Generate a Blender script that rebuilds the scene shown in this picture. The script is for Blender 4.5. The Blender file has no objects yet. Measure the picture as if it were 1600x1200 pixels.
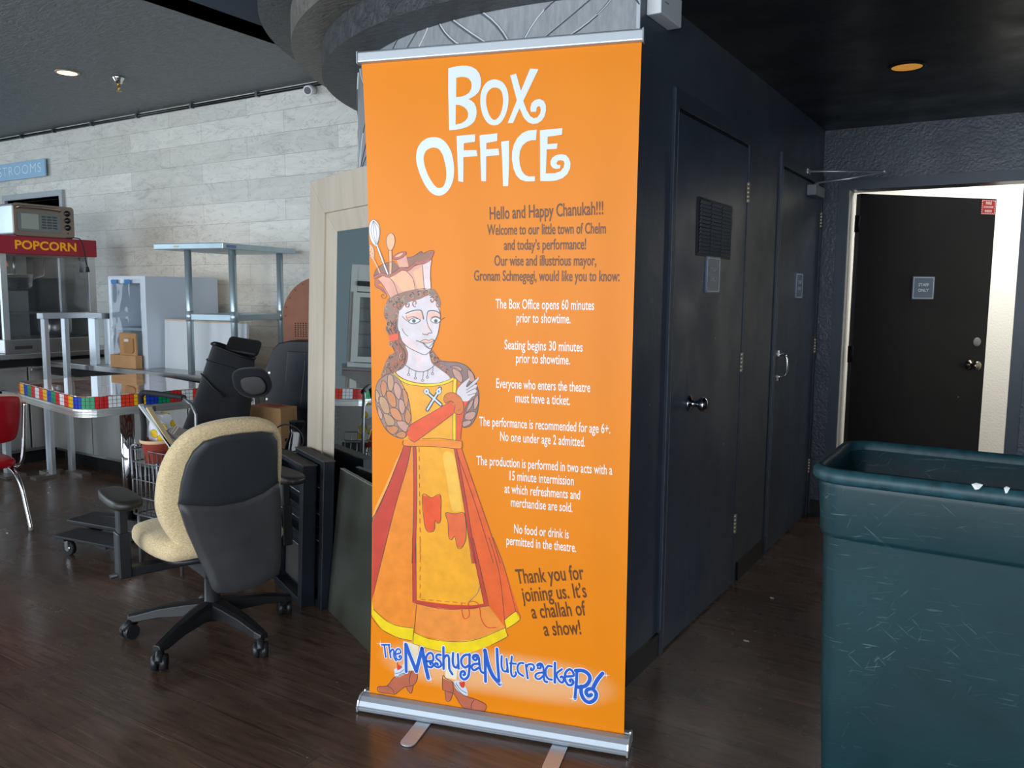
import bpy, bmesh, math, random
from mathutils import Vector, Matrix
from mathutils.geometry import tessellate_polygon
R = math.radians
PI = math.pi
SC = bpy.context.scene
COL = SC.collection
random.seed(7)

# ------------------------------------------------------------------ camera
def set_camera():
    yaw, pit, rol = R(32.29), R(6.34), R(0.52)
    f = Vector((-math.sin(yaw) * math.cos(pit), math.cos(yaw) * math.cos(pit), -math.sin(pit)))
    r = Vector((math.cos(yaw), math.sin(yaw), 0))
    u = r.cross(f)
    r2 = math.cos(rol) * r + math.sin(rol) * u
    u2 = -math.sin(rol) * r + math.cos(rol) * u
    m = Matrix(((r2.x, u2.x, -f.x, 0), (r2.y, u2.y, -f.y, 0), (r2.z, u2.z, -f.z, 1.35), (0, 0, 0, 1)))
    c = bpy.data.cameras.new('camera')
    c.sensor_width = 36
    c.sensor_fit = 'HORIZONTAL'
    c.lens = 1278 / 1600 * 36
    c.clip_start = 0.02
    o = bpy.data.objects.new('camera', c)
    COL.objects.link(o)
    o.matrix_world = m
    SC.camera = o
set_camera()

# ------------------------------------------------------------------ exposure, world, lights
SC.view_settings.view_transform = 'Standard'
SC.view_settings.look = 'None'
SC.view_settings.exposure = 0.0
SC.view_settings.gamma = 1
SC.view_settings.use_curve_mapping = False
try:
    SC.cycles.max_bounces = 7
    SC.cycles.diffuse_bounces = 4
    SC.cycles.glossy_bounces = 4
    SC.cycles.transmission_bounces = 6
    SC.cycles.transparent_max_bounces = 8
    SC.cycles.sample_clamp_indirect = 4
    SC.cycles.use_denoising = True
except Exception:
    pass
W_ = bpy.data.worlds.new('world')
SC.world = W_
W_.use_nodes = True
W_.node_tree.nodes['Background'].inputs[0].default_value = (0.62, 0.80, 1.0, 1)
W_.node_tree.nodes['Background'].inputs[1].default_value = 1.0

def area(name, loc, aim, sx, sy, power, col):
    l = bpy.data.lights.new(name, 'AREA')
    l.shape = 'RECTANGLE'
    l.size = sx
    l.size_y = sy
    l.energy = power
    l.color = col
    o = bpy.data.objects.new(name, l)
    COL.objects.link(o)
    o.location = loc
    o.rotation_euler = (Vector(aim) - Vector(loc)).to_track_quat('-Z', 'Y').to_euler()
    return o
# daylight through the storefront glazing behind the camera and at the far left
area('daylight_storefront', (-2.4, -3.15, 1.45), (-2.4, 5, 1.45), 7.2, 2.1, 300, (0.88, 0.94, 1.0))
area('daylight_side_door', (1.68, -1.3, 1.25), (-3, 0.8, 1.25), 2.4, 2.2, 120, (0.74, 0.87, 1.0))
area('daylight_left_glazing', (-9.9, -0.8, 1.5), (-4, 0.9, 1.3), 4.0, 2.2, 170, (0.72, 0.87, 1.0))
area('storeroom_ceiling_panel', (-0.3, 6.3, 2.42), (-0.3, 6.3, 0), 1.2, 0.6, 46, (1.0, 0.99, 0.97))

# ------------------------------------------------------------------ materials
MATS = {}
def srgb(h):
    h = h.lstrip('#')
    o = []
    for i in (0, 2, 4):
        c = int(h[i:i + 2], 16) / 255
        o.append(c / 12.92 if c <= 0.04045 else ((c + 0.055) / 1.055) ** 2.4)
    return (*o, 1)

class NT:
    def __init__(s, name):
        s.m = bpy.data.materials.new(name)
        s.m.use_nodes = True
        s.t = s.m.node_tree
        s.b = s.t.nodes['Principled BSDF']
    def n(s, typ, **kw):
        x = s.t.nodes.new(typ)
        for k, v in kw.items():
            if k.startswith('i_'):
                k = k[2:]
                x.inputs[int(k) if k.isdigit() else k.replace('_', ' ')].default_value = v
            else:
                setattr(x, k, v)
        return x
    def l(s, a, b):
        s.t.links.new(a, b)
    def ramp(s, src, stops, interp='LINEAR'):
        r = s.n('ShaderNodeValToRGB')
        r.color_ramp.interpolation = interp
        el = r.color_ramp.elements
        while len(el) < len(stops):
            el.new(0.5)
        for e, (p, c) in zip(el, stops):
            e.position = p
            e.color = c if len(c) == 4 else (*c, 1)
        s.l(src, r.inputs[0])
        return r
    def coord(s, scale=(1, 1, 1), rot=(0, 0, 0), kind='Object'):
        tc = s.n('ShaderNodeTexCoord')
        mp = s.n('ShaderNodeMapping')
        mp.inputs['Scale'].default_value = scale
        mp.inputs['Rotation'].default_value = rot
        s.l(tc.outputs[kind], mp.inputs[0])
        return mp.outputs[0]
    def noise(s, vec, scale, detail=4, rough=0.55, dist=0):
        x = s.n('ShaderNodeTexNoise')
        x.inputs['Scale'].default_value = scale
        x.inputs['Detail'].default_value = detail
        x.inputs['Roughness'].default_value = rough
        x.inputs['Distortion'].default_value = dist
        if vec is not None:
            s.l(vec, x.inputs['Vector'])
        return x.outputs[0]
    def bump(s, h, strength=0.2, dist=0.01):
        b = s.n('ShaderNodeBump')
        b.inputs['Strength'].default_value = strength
        b.inputs['Distance'].default_value = dist
        s.l(h, b.inputs['Height'])
        s.l(b.outputs[0], s.b.inputs['Normal'])
    def mix(s, fac, a, b, mode='MIX'):
        x = s.n('ShaderNodeMix')
        x.data_type = 'RGBA'
        x.blend_type = mode
        for sock, v in ((x.inputs[0], fac), (x.inputs[6], a), (x.inputs[7], b)):
            if hasattr(v, 'links'):
                s.l(v, sock)
            else:
                sock.default_value = v
        return x.outputs[2]

def mat(name, col, rough=0.5, metal=0.0, var=0.0, scale=8, bump=0.0, bscale=60, spec=None, coat=0, emit=None, es=0, trans=0, ior=1.45, alpha=1, stretch=(1, 1, 1)):
    if name in MATS:
        return MATS[name]
    k = NT(name)
    c = srgb(col) if isinstance(col, str) else col
    k.b.inputs['Base Color'].default_value = c
    k.b.inputs['Roughness'].default_value = rough
    k.b.inputs['Metallic'].default_value = metal
    k.b.inputs['IOR'].default_value = ior
    if spec is not None:
        k.b.inputs['Specular IOR Level'].default_value = spec
    k.b.inputs['Coat Weight'].default_value = coat
    k.b.inputs['Transmission Weight'].default_value = trans
    k.b.inputs['Alpha'].default_value = alpha
    v = k.coord(stretch)
    if var:
        a = tuple(min(1, x * (1 + var)) for x in c[:3]) + (1,)
        b = tuple(x * (1 - var) for x in c[:3]) + (1,)
        r = k.ramp(k.noise(v, scale), [(0.3, b), (0.7, a)])
        k.l(r.outputs[0], k.b.inputs['Base Color'])
    if bump:
        k.bump(k.noise(v, bscale, 3), bump, 0.004)
    if emit:
        k.b.inputs['Emission Color'].default_value = srgb(emit)
        k.b.inputs['Emission Strength'].default_value = es
    MATS[name] = k.m
    return k.m

def scuffed(name, col, rough, fleck, amount=0.62, bump=0.15, bscale=25, var=0.15, chips=True):
    """painted wall or door with small chips and rubbed streaks of its own"""
    k = NT(name)
    c = srgb(col)
    v = k.coord()
    base = k.ramp(k.noise(v, 2.2, 5), [(0.3, tuple(x * (1 - var) for x in c[:3]) + (1,)), (0.7, tuple(min(1, x * (1 + var)) for x in c[:3]) + (1,))]).outputs[0]
    if chips:
        vo = k.n('ShaderNodeTexVoronoi')
        vo.inputs['Scale'].default_value = 9
        k.l(v, vo.inputs['Vector'])
        near = k.ramp(vo.outputs['Distance'], [(0.035, (1, 1, 1)), (0.055, (0, 0, 0))]).outputs[0]
        gate = k.ramp(k.noise(v, 3.5, 3), [(amount, (0, 0, 0)), (amount + 0.04, (1, 1, 1))]).outputs[0]
        m = k.n('ShaderNodeMath', operation='MULTIPLY')
        k.l(near, m.inputs[0])
        k.l(gate, m.inputs[1])
        base = k.mix(m.outputs[0], base, srgb(fleck))
    k.l(base, k.b.inputs['Base Color'])
    rr = k.ramp(k.noise(v, 4, 5), [(0.3, (rough - .08,) * 3), (0.7, (rough + .1,) * 3)]).outputs[0]
    k.l(rr, k.b.inputs['Roughness'])
    k.bump(k.noise(v, bscale, 5), bump, 0.006)
    MATS[name] = k.m
    return k.m

def m_floor():
    k = NT('dark stained plank floor')
    v = k.coord()
    br = k.n('ShaderNodeTexBrick')
    br.offset = 0.37
    br.inputs['Scale'].default_value = 1
    br.inputs['Brick Width'].default_value = 1.22
    br.inputs['Row Height'].default_value = 0.18
    br.inputs['Mortar Size'].default_value = 0.0012
    br.inputs['Mortar Smooth'].default_value = 0.3
    br.inputs['Color1'].default_value = srgb('#584338')
    br.inputs['Color2'].default_value = srgb('#46362d')
    br.inputs['Mortar'].default_value = srgb('#1a1513')
    k.l(v, br.inputs['Vector'])
    v2 = k.coord((2.5, 26, 1))
    gr = k.noise(v2, 1.6, 7, 0.65, 0.7)
    g = k.ramp(gr, [(0.32, (0.5, 0.47, 0.45)), (0.5, (1, 1, 1)), (0.72, (1.65, 1.5, 1.35))])
    c = k.mix(1.0, br.outputs['Color'], g.outputs[0], 'MULTIPLY')
    st = k.ramp(k.noise(k.coord((.9, 1.3, 1)), 1.4, 6, .6), [(0.42, (0, 0, 0)), (0.75, (.5, .5, .5))]).outputs[0]
    c = k.mix(st, c, srgb('#6a5a4e'))
    # fine pale scratches
    s1 = k.ramp(k.noise(k.coord((1.2, 60, 1), (0, 0, R(17))), 2.2, 3, .5, .25), [(0.64, (0, 0, 0)), (0.72, (.42, .42, .42))]).outputs[0]
    c = k.mix(s1, c, srgb('#8a7c6c'))
    vo = k.n('ShaderNodeTexVoronoi')
    vo.inputs['Scale'].default_value = 5.5
    k.l(v, vo.inputs['Vector'])
    fl = k.ramp(vo.outputs['Distance'], [(0.010, (1, 1, 1)), (0.018, (0, 0, 0))]).outputs[0]
    c = k.mix(fl, c, srgb('#9a8f84'))
    k.l(c, k.b.inputs['Base Color'])
    k.l(k.ramp(k.noise(v, 2.3, 6, .6), [(0.3, (0.18,) * 3), (0.72, (0.36,) * 3)]).outputs[0], k.b.inputs['Roughness'])
    k.bump(gr, 0.16, 0.003)
    return k.m

def m_tile():
    k = NT('pale driftwood plank wall cladding')
    v = k.coord((1, 1, 1), (R(90), 0, 0))
    br = k.n('ShaderNodeTexBrick')
    br.offset = 0.43
    br.inputs['Scale'].default_value = 1
    br.inputs['Brick Width'].default_value = 0.92
    br.inputs['Row Height'].default_value = 0.155
    br.inputs['Mortar Size'].default_value = 0.0012
    br.inputs['Color1'].default_value = srgb('#e2e0d8')
    br.inputs['Color2'].default_value = srgb('#cdcac2')
    br.inputs['Mortar'].default_value = srgb('#8d8a82')
    k.l(v, br.inputs['Vector'])
    w = k.noise(k.coord((1.3, 1, 5.0), (0, R(12), 0)), 2.0, 8, 0.62, 1.9)
    g = k.ramp(w, [(0.28, (0.70, 0.70, 0.70)), (0.42, (0.95, 0.95, 0.95)), (0.6, (1.04, 1.04, 1.03)), (0.75, (1.12, 1.10, 1.07))])
    c = k.mix(1.0, br.outputs['Color'], g.outputs[0], 'MULTIPLY')
    vein = k.ramp(k.noise(k.coord((0.9, 1, 2.6)), 2.6, 6, 0.55, 2.6), [(0.485, (0, 0, 0)), (0.5, (.4, .4, .4)), (0.515, (0, 0, 0))]).outputs[0]
    c = k.mix(vein, c, srgb('#77736c'))
    warm = k.ramp(k.noise(k.coord((.6, 1, .8)), 1.1, 3), [(0.45, (0, 0, 0)), (0.7, (.55, .55, .55))]).outputs[0]
    c = k.mix(warm, c, srgb('#c3b7a2'))
    k.l(c, k.b.inputs['Base Color'])
    k.b.inputs['Roughness'].default_value = 0.38
    return k.m

def m_steel(name='brushed stainless steel', col='#a3a3a2', stretch=(30, 30, 1), rough=.3):
    if name in MATS:
        return MATS[name]
    k = NT(name)
    k.b.inputs['Metallic'].default_value = 1
    k.b.inputs['Base Color'].default_value = srgb(col)
    n = k.noise(k.coord(stretch), 3, 5)
    k.l(k.ramp(n, [(0.3, (rough - .03,) * 3), (0.7, (rough + .05,) * 3)]).outputs[0], k.b.inputs['Roughness'])
    MATS[name] = k.m
    return k.m

def m_fabric(name, c1, c2, scale=160):
    k = NT(name)
    n = k.noise(k.coord((1, 1, 2.2)), scale, 3, .6, 1.2)
    k.l(k.ramp(n, [(0.35, srgb(c1)), (0.65, srgb(c2))]).outputs[0], k.b.inputs['Base Color'])
    k.b.inputs['Roughness'].default_value = 0.95
    k.b.inputs['Sheen Weight'].default_value = 0.2
    k.bump(n, 0.5, 0.002)
    return k.m

def m_banner():
    k = NT('orange printed banner vinyl')
    v = k.coord()
    # printed pale haze round the title: distance from a line in the print
    sx = k.n('ShaderNodeSeparateXYZ')
    k.l(v, sx.inputs[0])
    def math_(op, a, b=None, c=None):
        x = k.n('ShaderNodeMath', operation=op)
        for i, q in enumerate((a, b, c)):
            if q is None:
                continue
            if hasattr(q, 'links'):
                k.l(q, x.inputs[i])
            else:
                x.inputs[i].default_value = q
        return x.outputs[0]
    dz = math_('ABSOLUTE', math_('SUBTRACT', sx.outputs[2], 0.178))
    dz = math_('DIVIDE', dz, 0.085)
    dx = math_('ABSOLUTE', math_('SUBTRACT', sx.outputs[0], 0.43))
    dx = math_('DIVIDE', dx, 0.41)
    d = math_('ADD', math_('POWER', dz, 2), math_('POWER', dx, 4))
    h = k.ramp(d, [(0.0, (.42, .42, .42)), (1.0, (0, 0, 0))], 'EASE').outputs[0]
    base = k.ramp(k.noise(v, 1.4, 2), [(0.3, srgb('#ea8300')), (0.7, srgb('#ef8802'))]).outputs[0]
    k.l(k.mix(h, base, srgb('#f7dcb4')), k.b.inputs['Base Color'])
    k.b.inputs['Roughness'].default_value = 0.42
    k.b.inputs['Specular IOR Level'].default_value = 0.3
    MATS['banner'] = k.m
    return k.m

def m_texceil(name, c1, c2):
    k = NT(name)
    n = k.noise(k.coord((1, 3.0, 1), (0, 0, R(20))), 16, 6, .65, .8)
    k.l(k.ramp(n, [(0.3, srgb(c1)), (0.7, srgb(c2))]).outputs[0], k.b.inputs['Base Color'])
    k.b.inputs['Roughness'].default_value = 0.42
    k.bump(n, 1.0, 0.022)
    return k.m

def m_glass(name='clear glass', tint=(1, 1, 1, 1), alpha=0.14, gloss=1.0):
    if name in MATS:
        return MATS[name]
    k = NT(name)
    out = k.t.nodes['Material Output']
    tr = k.n('ShaderNodeBsdfTransparent')
    tr.inputs[0].default_value = tint
    gl = k.n('ShaderNodeBsdfGlossy')
    gl.inputs['Roughness'].default_value = 0.03
    fr = k.n('ShaderNodeFresnel')
    fr.inputs[0].default_value = 1.5
    ad = k.n('ShaderNodeMath', operation='MULTIPLY_ADD')
    k.l(fr.outputs[0], ad.inputs[0])
    ad.inputs[1].default_value = gloss
    ad.inputs[2].default_value = alpha * .2
    mx = k.n('ShaderNodeMixShader')
    k.l(ad.outputs[0], mx.inputs[0])
    k.l(tr.outputs[0], mx.inputs[1])
    k.l(gl.outputs[0], mx.inputs[2])
    k.l(mx.outputs[0], out.inputs['Surface'])
    MATS[name] = k.m
    return k.m

# ------------------------------------------------------------------ mesh builder
class MB:
    def __init__(s):
        s.bm = bmesh.new()
        s.mi = 0
    def _tag(s, fs):
        for f in fs:
            f.material_index = s.mi
        return fs
    def face(s, pts):
        vs = [s.bm.verts.new(p) for p in pts]
        f = s.bm.faces.new(vs)
        f.material_index = s.mi
        return f
    def box(s, x0, x1, y0, y1, z0, z1, m=None):
        P = [Vector((x, y, z)) for z in (z0, z1) for y in (y0, y1) for x in (x0, x1)]
        if m is not None:
            P = [m @ p for p in P]
        v = [s.bm.verts.new(p) for p in P]
        for q in ((0, 2, 3, 1), (4, 5, 7, 6), (0, 1, 5, 4), (2, 6, 7, 3), (0, 4, 6, 2), (1, 3, 7, 5)):
            f = s.bm.faces.new([v[i] for i in q])
            f.material_index = s.mi
        return s
    def rings(s, rings, closed=True, cap0=True, cap1=True, smooth=False):
        R_ = [[s.bm.verts.new(p) for p in r] for r in rings]
        n = len(R_[0])
        for a, b in zip(R_[:-1], R_[1:]):
            for i in range(n if closed else n - 1):
                j = (i + 1) % n
                f = s.bm.faces.new((a[i], a[j], b[j], b[i]))
                f.material_index = s.mi
                f.smooth = smooth
        if closed:
            if cap0:
                f = s.bm.faces.new(R_[0][::-1])
                f.material_index = s.mi
            if cap1:
                f = s.bm.faces.new(R_[-1])
                f.material_index = s.mi
        return s
    def cyl(s, p0, p1, r0, r1=None, n=16, cap=True, smooth=True):
        p0, p1 = Vector(p0), Vector(p1)
        r1 = r0 if r1 is None else r1
        d = (p1 - p0).normalized()
        a = d.orthogonal().normalized()
        b = d.cross(a)
        rg = [[p + (a * math.cos(t) + b * math.sin(t)) * r for t in [2 * PI * i / n for i in range(n)]] for p, r in ((p0, r0), (p1, r1))]
        return s.rings(rg, True, cap, cap, smooth)
    def tube(s, pts, r, n=8, closed=False, smooth=True, flat=1.0):
        pts = [Vector(p) for p in pts]
        m = len(pts)
        rg = []
        ref = None
        for i, p in enumerate(pts):
            if closed:
                d = (pts[(i + 1) % m] - pts[i - 1]).normalized()
            else:
                d = (pts[min(i + 1, m - 1)] - pts[max(i - 1, 0)]).normalized()
            if ref is None:
                ref = d.orthogonal().normalized()
            a = (ref - d * ref.dot(d))
            a = a.normalized() if a.length > 1e-6 else d.orthogonal().normalized()
            ref = a
            b = d.cross(a)
            rr = r[i] if isinstance(r, (list, tuple)) else r
            rg.append([p + a * math.cos(2 * PI * k / n) * rr + b * math.sin(2 * PI * k / n) * rr * flat for k in range(n)])
        if closed:
            rg.append(rg[0])
            return s.rings(rg, True, False, False, smooth)
        return s.rings(rg, True, True, True, smooth)
    def lathe(s, c, prof, n=24, axis='z', a0=0, a1=2 * PI, smooth=True, cap=False):
        c = Vector(c)
        full = abs(a1 - a0 - 2 * PI) < 1e-5
        m = n if full else n + 1
        rg = []
        for r, h in prof:
            ring = []
            for i in range(m):
                t = a0 + (a1 - a0) * i / n
                if axis == 'z':
                    ring.append(c + Vector((r * math.cos(t), r * math.sin(t), h)))
                elif axis == 'x':
                    ring.append(c + Vector((h, r * math.cos(t), r * math.sin(t))))
                else:
                    ring.append(c + Vector((r * math.cos(t), h, r * math.sin(t))))
            rg.append(ring)
        return s.rings(rg, full, cap, cap, smooth)
    def prism(s, poly, fr, w0, w1):
        """2d polygon (u,v) extruded along w; fr maps (u,v,w) to 3d"""
        a = [s.bm.verts.new(fr(u, v, w0)) for u, v in poly]
        b = [s.bm.verts.new(fr(u, v, w1)) for u, v in poly]
        n = len(poly)
        for i in range(n):
            j = (i + 1) % n
            s.bm.faces.new((a[i], a[j], b[j], b[i])).material_index = s.mi
        for ring in (a, b):
            for t in tessellate_polygon([[Vector((u, v, 0)) for u, v in poly]]):
                try:
                    s.bm.faces.new([ring[i] for i in t]).material_index = s.mi
                except ValueError:
                    pass
        return s
    def pillow(s, out, fr, t, edge=0.3, bulge=0.2, n=5, smooth=True):
        """rounded slab on outline `out` (u,v), thickness t along w"""
        cu = sum(p[0] for p in out) / len(out)
        cv = sum(p[1] for p in out) / len(out)
        def ring(k, w):
            return [fr(cu + (u - cu) * k, cv + (v - cv) * k, w) for u, v in out]
        rg = []
        for q in (0.05, 0.3, 0.6, 0.8):
            rg.append(ring(q, -t / 2 * (1 + bulge * (1 - q * q))))
        for i in range(n + 1):
            a = -PI / 2 + PI * i / n
            rg.append(ring(1 - edge * (1 - math.cos(a)) * .35, t / 2 * math.sin(a)))
        for q in (0.8, 0.6, 0.3, 0.05):
            rg.append(ring(q, t / 2 * (1 + bulge * (1 - q * q))))
        return s.rings(rg, True, True, True, smooth)
    def build(s, name, mats, parent=None, label=None, loc=None, rot=None, bevel=0, kind=None, autosmooth=None, sub=0, **kw):
        me = bpy.data.meshes.new(name)
        bmesh.ops.remove_doubles(s.bm, verts=s.bm.verts, dist=1e-6)
        bmesh.ops.recalc_face_normals(s.bm, faces=s.bm.faces)
        s.bm.to_mesh(me)
        s.bm.free()
        for m in (mats if isinstance(mats, (list, tuple)) else [mats]):
            me.materials.append(m)
        o = bpy.data.objects.new(name, me)
        COL.objects.link(o)
        if loc is not None:
            o.location = loc
        if rot is not None:
            o.rotation_euler = rot
        if parent is not None:
            o.parent = parent
        if bevel:
            b = o.modifiers.new('bevel', 'BEVEL')
            b.width = bevel
            b.segments = 2
            b.limit_method = 'ANGLE'
            b.angle_limit = R(40)
        if sub:
            b = o.modifiers.new('sub', 'SUBSURF')
            b.levels = b.render_levels = sub
        if label:
            o['label'] = label
        if kind:
            o['kind'] = kind
        for k_, v_ in kw.items():
            o[k_] = v_
        return o

def BX(*a, m=None):
    b = MB()
    b.box(*a, m=m)
    return b

def thing(name, label, cat, loc=(0, 0, 0), rz=0.0, group=None, rot=None):
    o = bpy.data.objects.new(name, None)
    o.empty_display_size = 0.1
    COL.objects.link(o)
    o.location = loc
    o.rotation_euler = rot if rot else (0, 0, rz)
    o['label'] = label
    o['category'] = cat
    if group:
        o['group'] = group
    return o

def copy_tree(o, parent=None, loc=None, rz=None, label=None):
    c = o.copy()
    COL.objects.link(c)
    if parent is not None:
        c.parent = parent
    if loc is not None:
        c.location = loc
    if rz is not None:
        c.rotation_euler = (0, 0, rz)
    if label:
        c['label'] = label
    for ch in [x for x in SC.objects if x.parent == o]:
        copy_tree(ch, c)
    return c

def catmull(P, closed=False, k=5):
    n = len(P)
    if n < 3:
        return [tuple(p) for p in P]
    out = []
    rng = range(n) if closed else range(n - 1)
    for i in rng:
        p0 = P[(i - 1) % n] if closed or i > 0 else P[0]
        p1 = P[i]
        p2 = P[(i + 1) % n]
        p3 = P[(i + 2) % n] if closed or i + 2 < n else P[-1]
        for j in range(k):
            t = j / k
            out.append(tuple(0.5 * (2 * b + (c - a) * t + (2 * a - 5 * b + 4 * c - d) * t * t + (3 * b - a - 3 * c + d) * t ** 3) for a, b, c, d in zip(p0, p1, p2, p3)))
    if not closed:
        out.append(tuple(P[-1]))
    return out

def rrect(x0, x1, y0, y1, r, n=6):
    o = []
    for cx, cy, a in ((x1 - r, y1 - r, 0), (x0 + r, y1 - r, 90), (x0 + r, y0 + r, 180), (x1 - r, y0 + r, 270)):
        for i in range(n + 1):
            t = R(a + 90 * i / n)
            o.append((cx + r * math.cos(t), cy + r * math.sin(t)))
    return o

def text_tris(s, spacing=1.0, offset=0.0):
    """triangles and bounds of a line of text, in font units"""
    cu = bpy.data.curves.new('t', 'FONT')
    cu.body = s
    cu.space_character = spacing
    cu.offset = offset
    cu.resolution_u = 3
    ob = bpy.data.objects.new('t', cu)
    me = bpy.data.meshes.new_from_object(ob)
    vs = [v.co.copy() for v in me.vertices]
    fs = [tuple(p.vertices) for p in me.polygons]
    bpy.data.objects.remove(ob)
    bpy.data.curves.remove(cu)
    bpy.data.meshes.remove(me)
    return vs, fs

def add_text(mb, s, fr, x0, x1, y, cap, w, y1=None, offset=0.0, shear=0.0, spacing=1.0):
    """line of text from (x0,y) to (x1,y1) with capital height cap; fr maps (u,v,w)"""
    vs, fs = text_tris(s, spacing, offset)
    if not vs:
        return
    a = min(v.x for v in vs)
    b = max(v.x for v in vs)
    y1 = y if y1 is None else y1
    L = math.hypot(x1 - x0, y1 - y)
    sx = L / (b - a)
    sy = cap / 0.69
    ang = math.atan2(y1 - y, x1 - x0)
    ca, sa = math.cos(ang), math.sin(ang)
    bv = []
    for v in vs:
        X, Y = (v.x - a) * sx + shear * v.y * sy, v.y * sy
        bv.append(mb.bm.verts.new(fr(x0 + X * ca - Y * sa, y + X * sa + Y * ca, w)))
    for f in fs:
        try:
            mb.bm.faces.new([bv[i] for i in f]).material_index = mb.mi
        except ValueError:
            pass
# ------------------------------------------------------------------ shared materials
FLOOR = m_floor()
TILE = m_tile()
DARKWALL = scuffed('blue black painted wall', '#424c59', 0.40, '#8c929a', 0.54, 0.25, 18, chips=True)
DARKDOOR = scuffed('blue black painted door', '#384557', 0.36, '#b4bac0', 0.50, 0.06, 30)
LEAFDOOR = scuffed('near black painted door', '#0e1016', 0.5, '#a9acb0', 0.56, 0.05, 30)
ROUGHWALL = scuffed('blue black skip trowel wall', '#3a4350', 0.36, '#50565e', 0.66, 0.45, 60, chips=False)
DARKCEIL = scuffed('near black ceiling paint', '#0b0f16', 0.36, '#b8b8b0', 0.62, 0.25, 12)
HIGHCEIL = mat('charcoal ceiling paint', '#333b45', 0.7)
TRIMDARK = mat('blue black trim paint', '#3a4452', 0.38, var=.15, scale=5)
EDGEWEAR = mat('worn bare edge', '#6d7680', 0.45, var=.35, scale=30)
WHITEWALL = mat('white roller textured wall', '#dcdad2', 0.75, bump=.6, bscale=70)
PLAINW = mat('plain grey room wall', '#77797a', 0.8)
CEIL = m_texceil('grey trowelled ceiling', '#55595b', '#6e7376')
RINGM = {k: m_texceil(k, a, b) for k, a, b in (('soffit dark plaster', '#2c2f31', '#3f4346'), ('soffit taupe plaster', '#5d5a56', '#767069'), ('soffit pale plaster', '#8d9294', '#b0b5b6'))}
STEEL = m_steel('brushed stainless steel', '#b0b0af', (3, 3, 3), .3)
STEELV = mat('brushed stainless steel front', '#a9a8a5', .34, .8, var=.1, scale=2, stretch=(3, 3, .4))
GALV = mat('galvanised steel', '#b4c6cd', .34, .65, var=.06, scale=9)
ALU = mat('satin aluminium', '#c3c9ce', .36, .7)
CHROME = mat('chrome', '#d8d8d8', 0.08, 1.0)
BLACKP = mat('black plastic', '#212225', 0.42, var=.2, scale=12)
SHELLU = mat('dark slate plastic shell', '#2f3236', 0.42, var=.12, scale=5)
SHELLL = mat('charcoal plastic shell', '#403f40', 0.40, var=.2, scale=5, bump=.05, bscale=300)
RUBBER = mat('black rubber', '#141414', 0.6)
FABB = m_fabric('beige woven fabric', '#bda275', '#ead3a8', 150)
BLACKF = m_fabric('black nylon fabric', '#121317', '#1f2127', 500)
GLASS = m_glass()
CARD = mat('brown cardboard', '#b78c5f', 0.85, var=.12, scale=6)
WHITEP = mat('white plastic', '#dfe2e4', 0.5)
SIGNB = mat('blue grey sign plate', '#5f7388', 0.3)
SIGNT = mat('pale sign lettering', '#e6edf4', 0.5)
BRASS = mat('satin nickel', '#cfc4ae', 0.4, .55)
BANM = m_banner()

def S_(b, name, m, **kw):
    return b.build(name, m, kind='structure', **kw)

LEAFDOOR.node_tree.nodes['Principled BSDF'].inputs['Specular IOR Level'].default_value = .25
# ------------------------------------------------------------------ the room shell
S_(BX(-10.6, 1.9, -3.6, 7.4, -0.1, 0), 'floor', FLOOR)
# tiled back wall with a doorway behind the counter
b = MB()
b.box(-10.5, -8.45, 4.2, 4.32, 0, 2.79)
b.box(-8.45, -7.5, 4.2, 4.32, 2.19, 2.79)
b.box(-7.5, -1.16, 4.2, 4.32, 0, 2.79)
b.box(-3.84, -1.16, 4.2, 4.32, 2.79, 3.4)
S_(b, 'wall_back', TILE)
b = MB()
b.box(-8.5, -8.45, 4.17, 4.33, 0, 2.24)
b.box(-7.5, -7.45, 4.17, 4.33, 0, 2.24)
b.box(-8.45, -7.5, 4.17, 4.33, 2.19, 2.24)
S_(b, 'trim_1', mat('pale door casing', '#a8adb0', 0.5), label='pale casing around the dark opening behind the popcorn machine')
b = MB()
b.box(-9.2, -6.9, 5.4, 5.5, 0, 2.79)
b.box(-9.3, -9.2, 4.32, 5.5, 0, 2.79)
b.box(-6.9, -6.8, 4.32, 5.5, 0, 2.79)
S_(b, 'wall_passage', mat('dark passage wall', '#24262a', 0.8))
S_(BX(-10.6, -10.5, -3.6, 5.5, 0, 3.4), 'wall_left', mat('pale blue grey room wall', '#a9babf', .7))
S_(BX(1.75, 1.9, -3.6, 5.3, 0, 3.4), 'wall_right', DARKWALL)
# wall behind the camera with the storefront glazing
b = MB()
b.box(-10.6, 1.9, -3.7, -3.6, 0, 0.35)
b.box(-10.6, 1.9, -3.7, -3.6, 2.6, 3.4)
for x in (-10.6, -6.2, -3.8, -1.4, 1.2):
    b.box(x, x + (.1 if x > -10 else .3), -3.7, -3.6, .35, 2.6)
S_(b, 'wall_front', PLAINW)
S_(BX(-10.3, 1.3, -3.66, -3.65, .35, 2.6), 'window_1', GLASS)
b = MB()
for y in (-2.55, -1.30, -.05):
    b.box(1.70, 1.75, y - .03, y + .03, 0, 2.4)
b.box(1.70, 1.75, -2.55, -.05, 2.36, 2.42)
b.box(1.70, 1.75, -2.55, -.05, 0, .06)
b.box(1.72, 1.725, -2.52, -.08, .06, 2.36)
S_(b, 'window_2', [ALU], label='glazed side door frame')
b = MB()
for y in (-2.85, -.80, 1.25):
    b.box(-10.5, -10.44, y - .03, y + .03, .35, 2.65)
b.box(-10.5, -10.44, -2.85, 1.25, 2.6, 2.66)
b.box(-10.5, -10.44, -2.85, 1.25, .32, .38)
S_(b, 'window_3', [ALU], label='left hand glazing frame')
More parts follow.
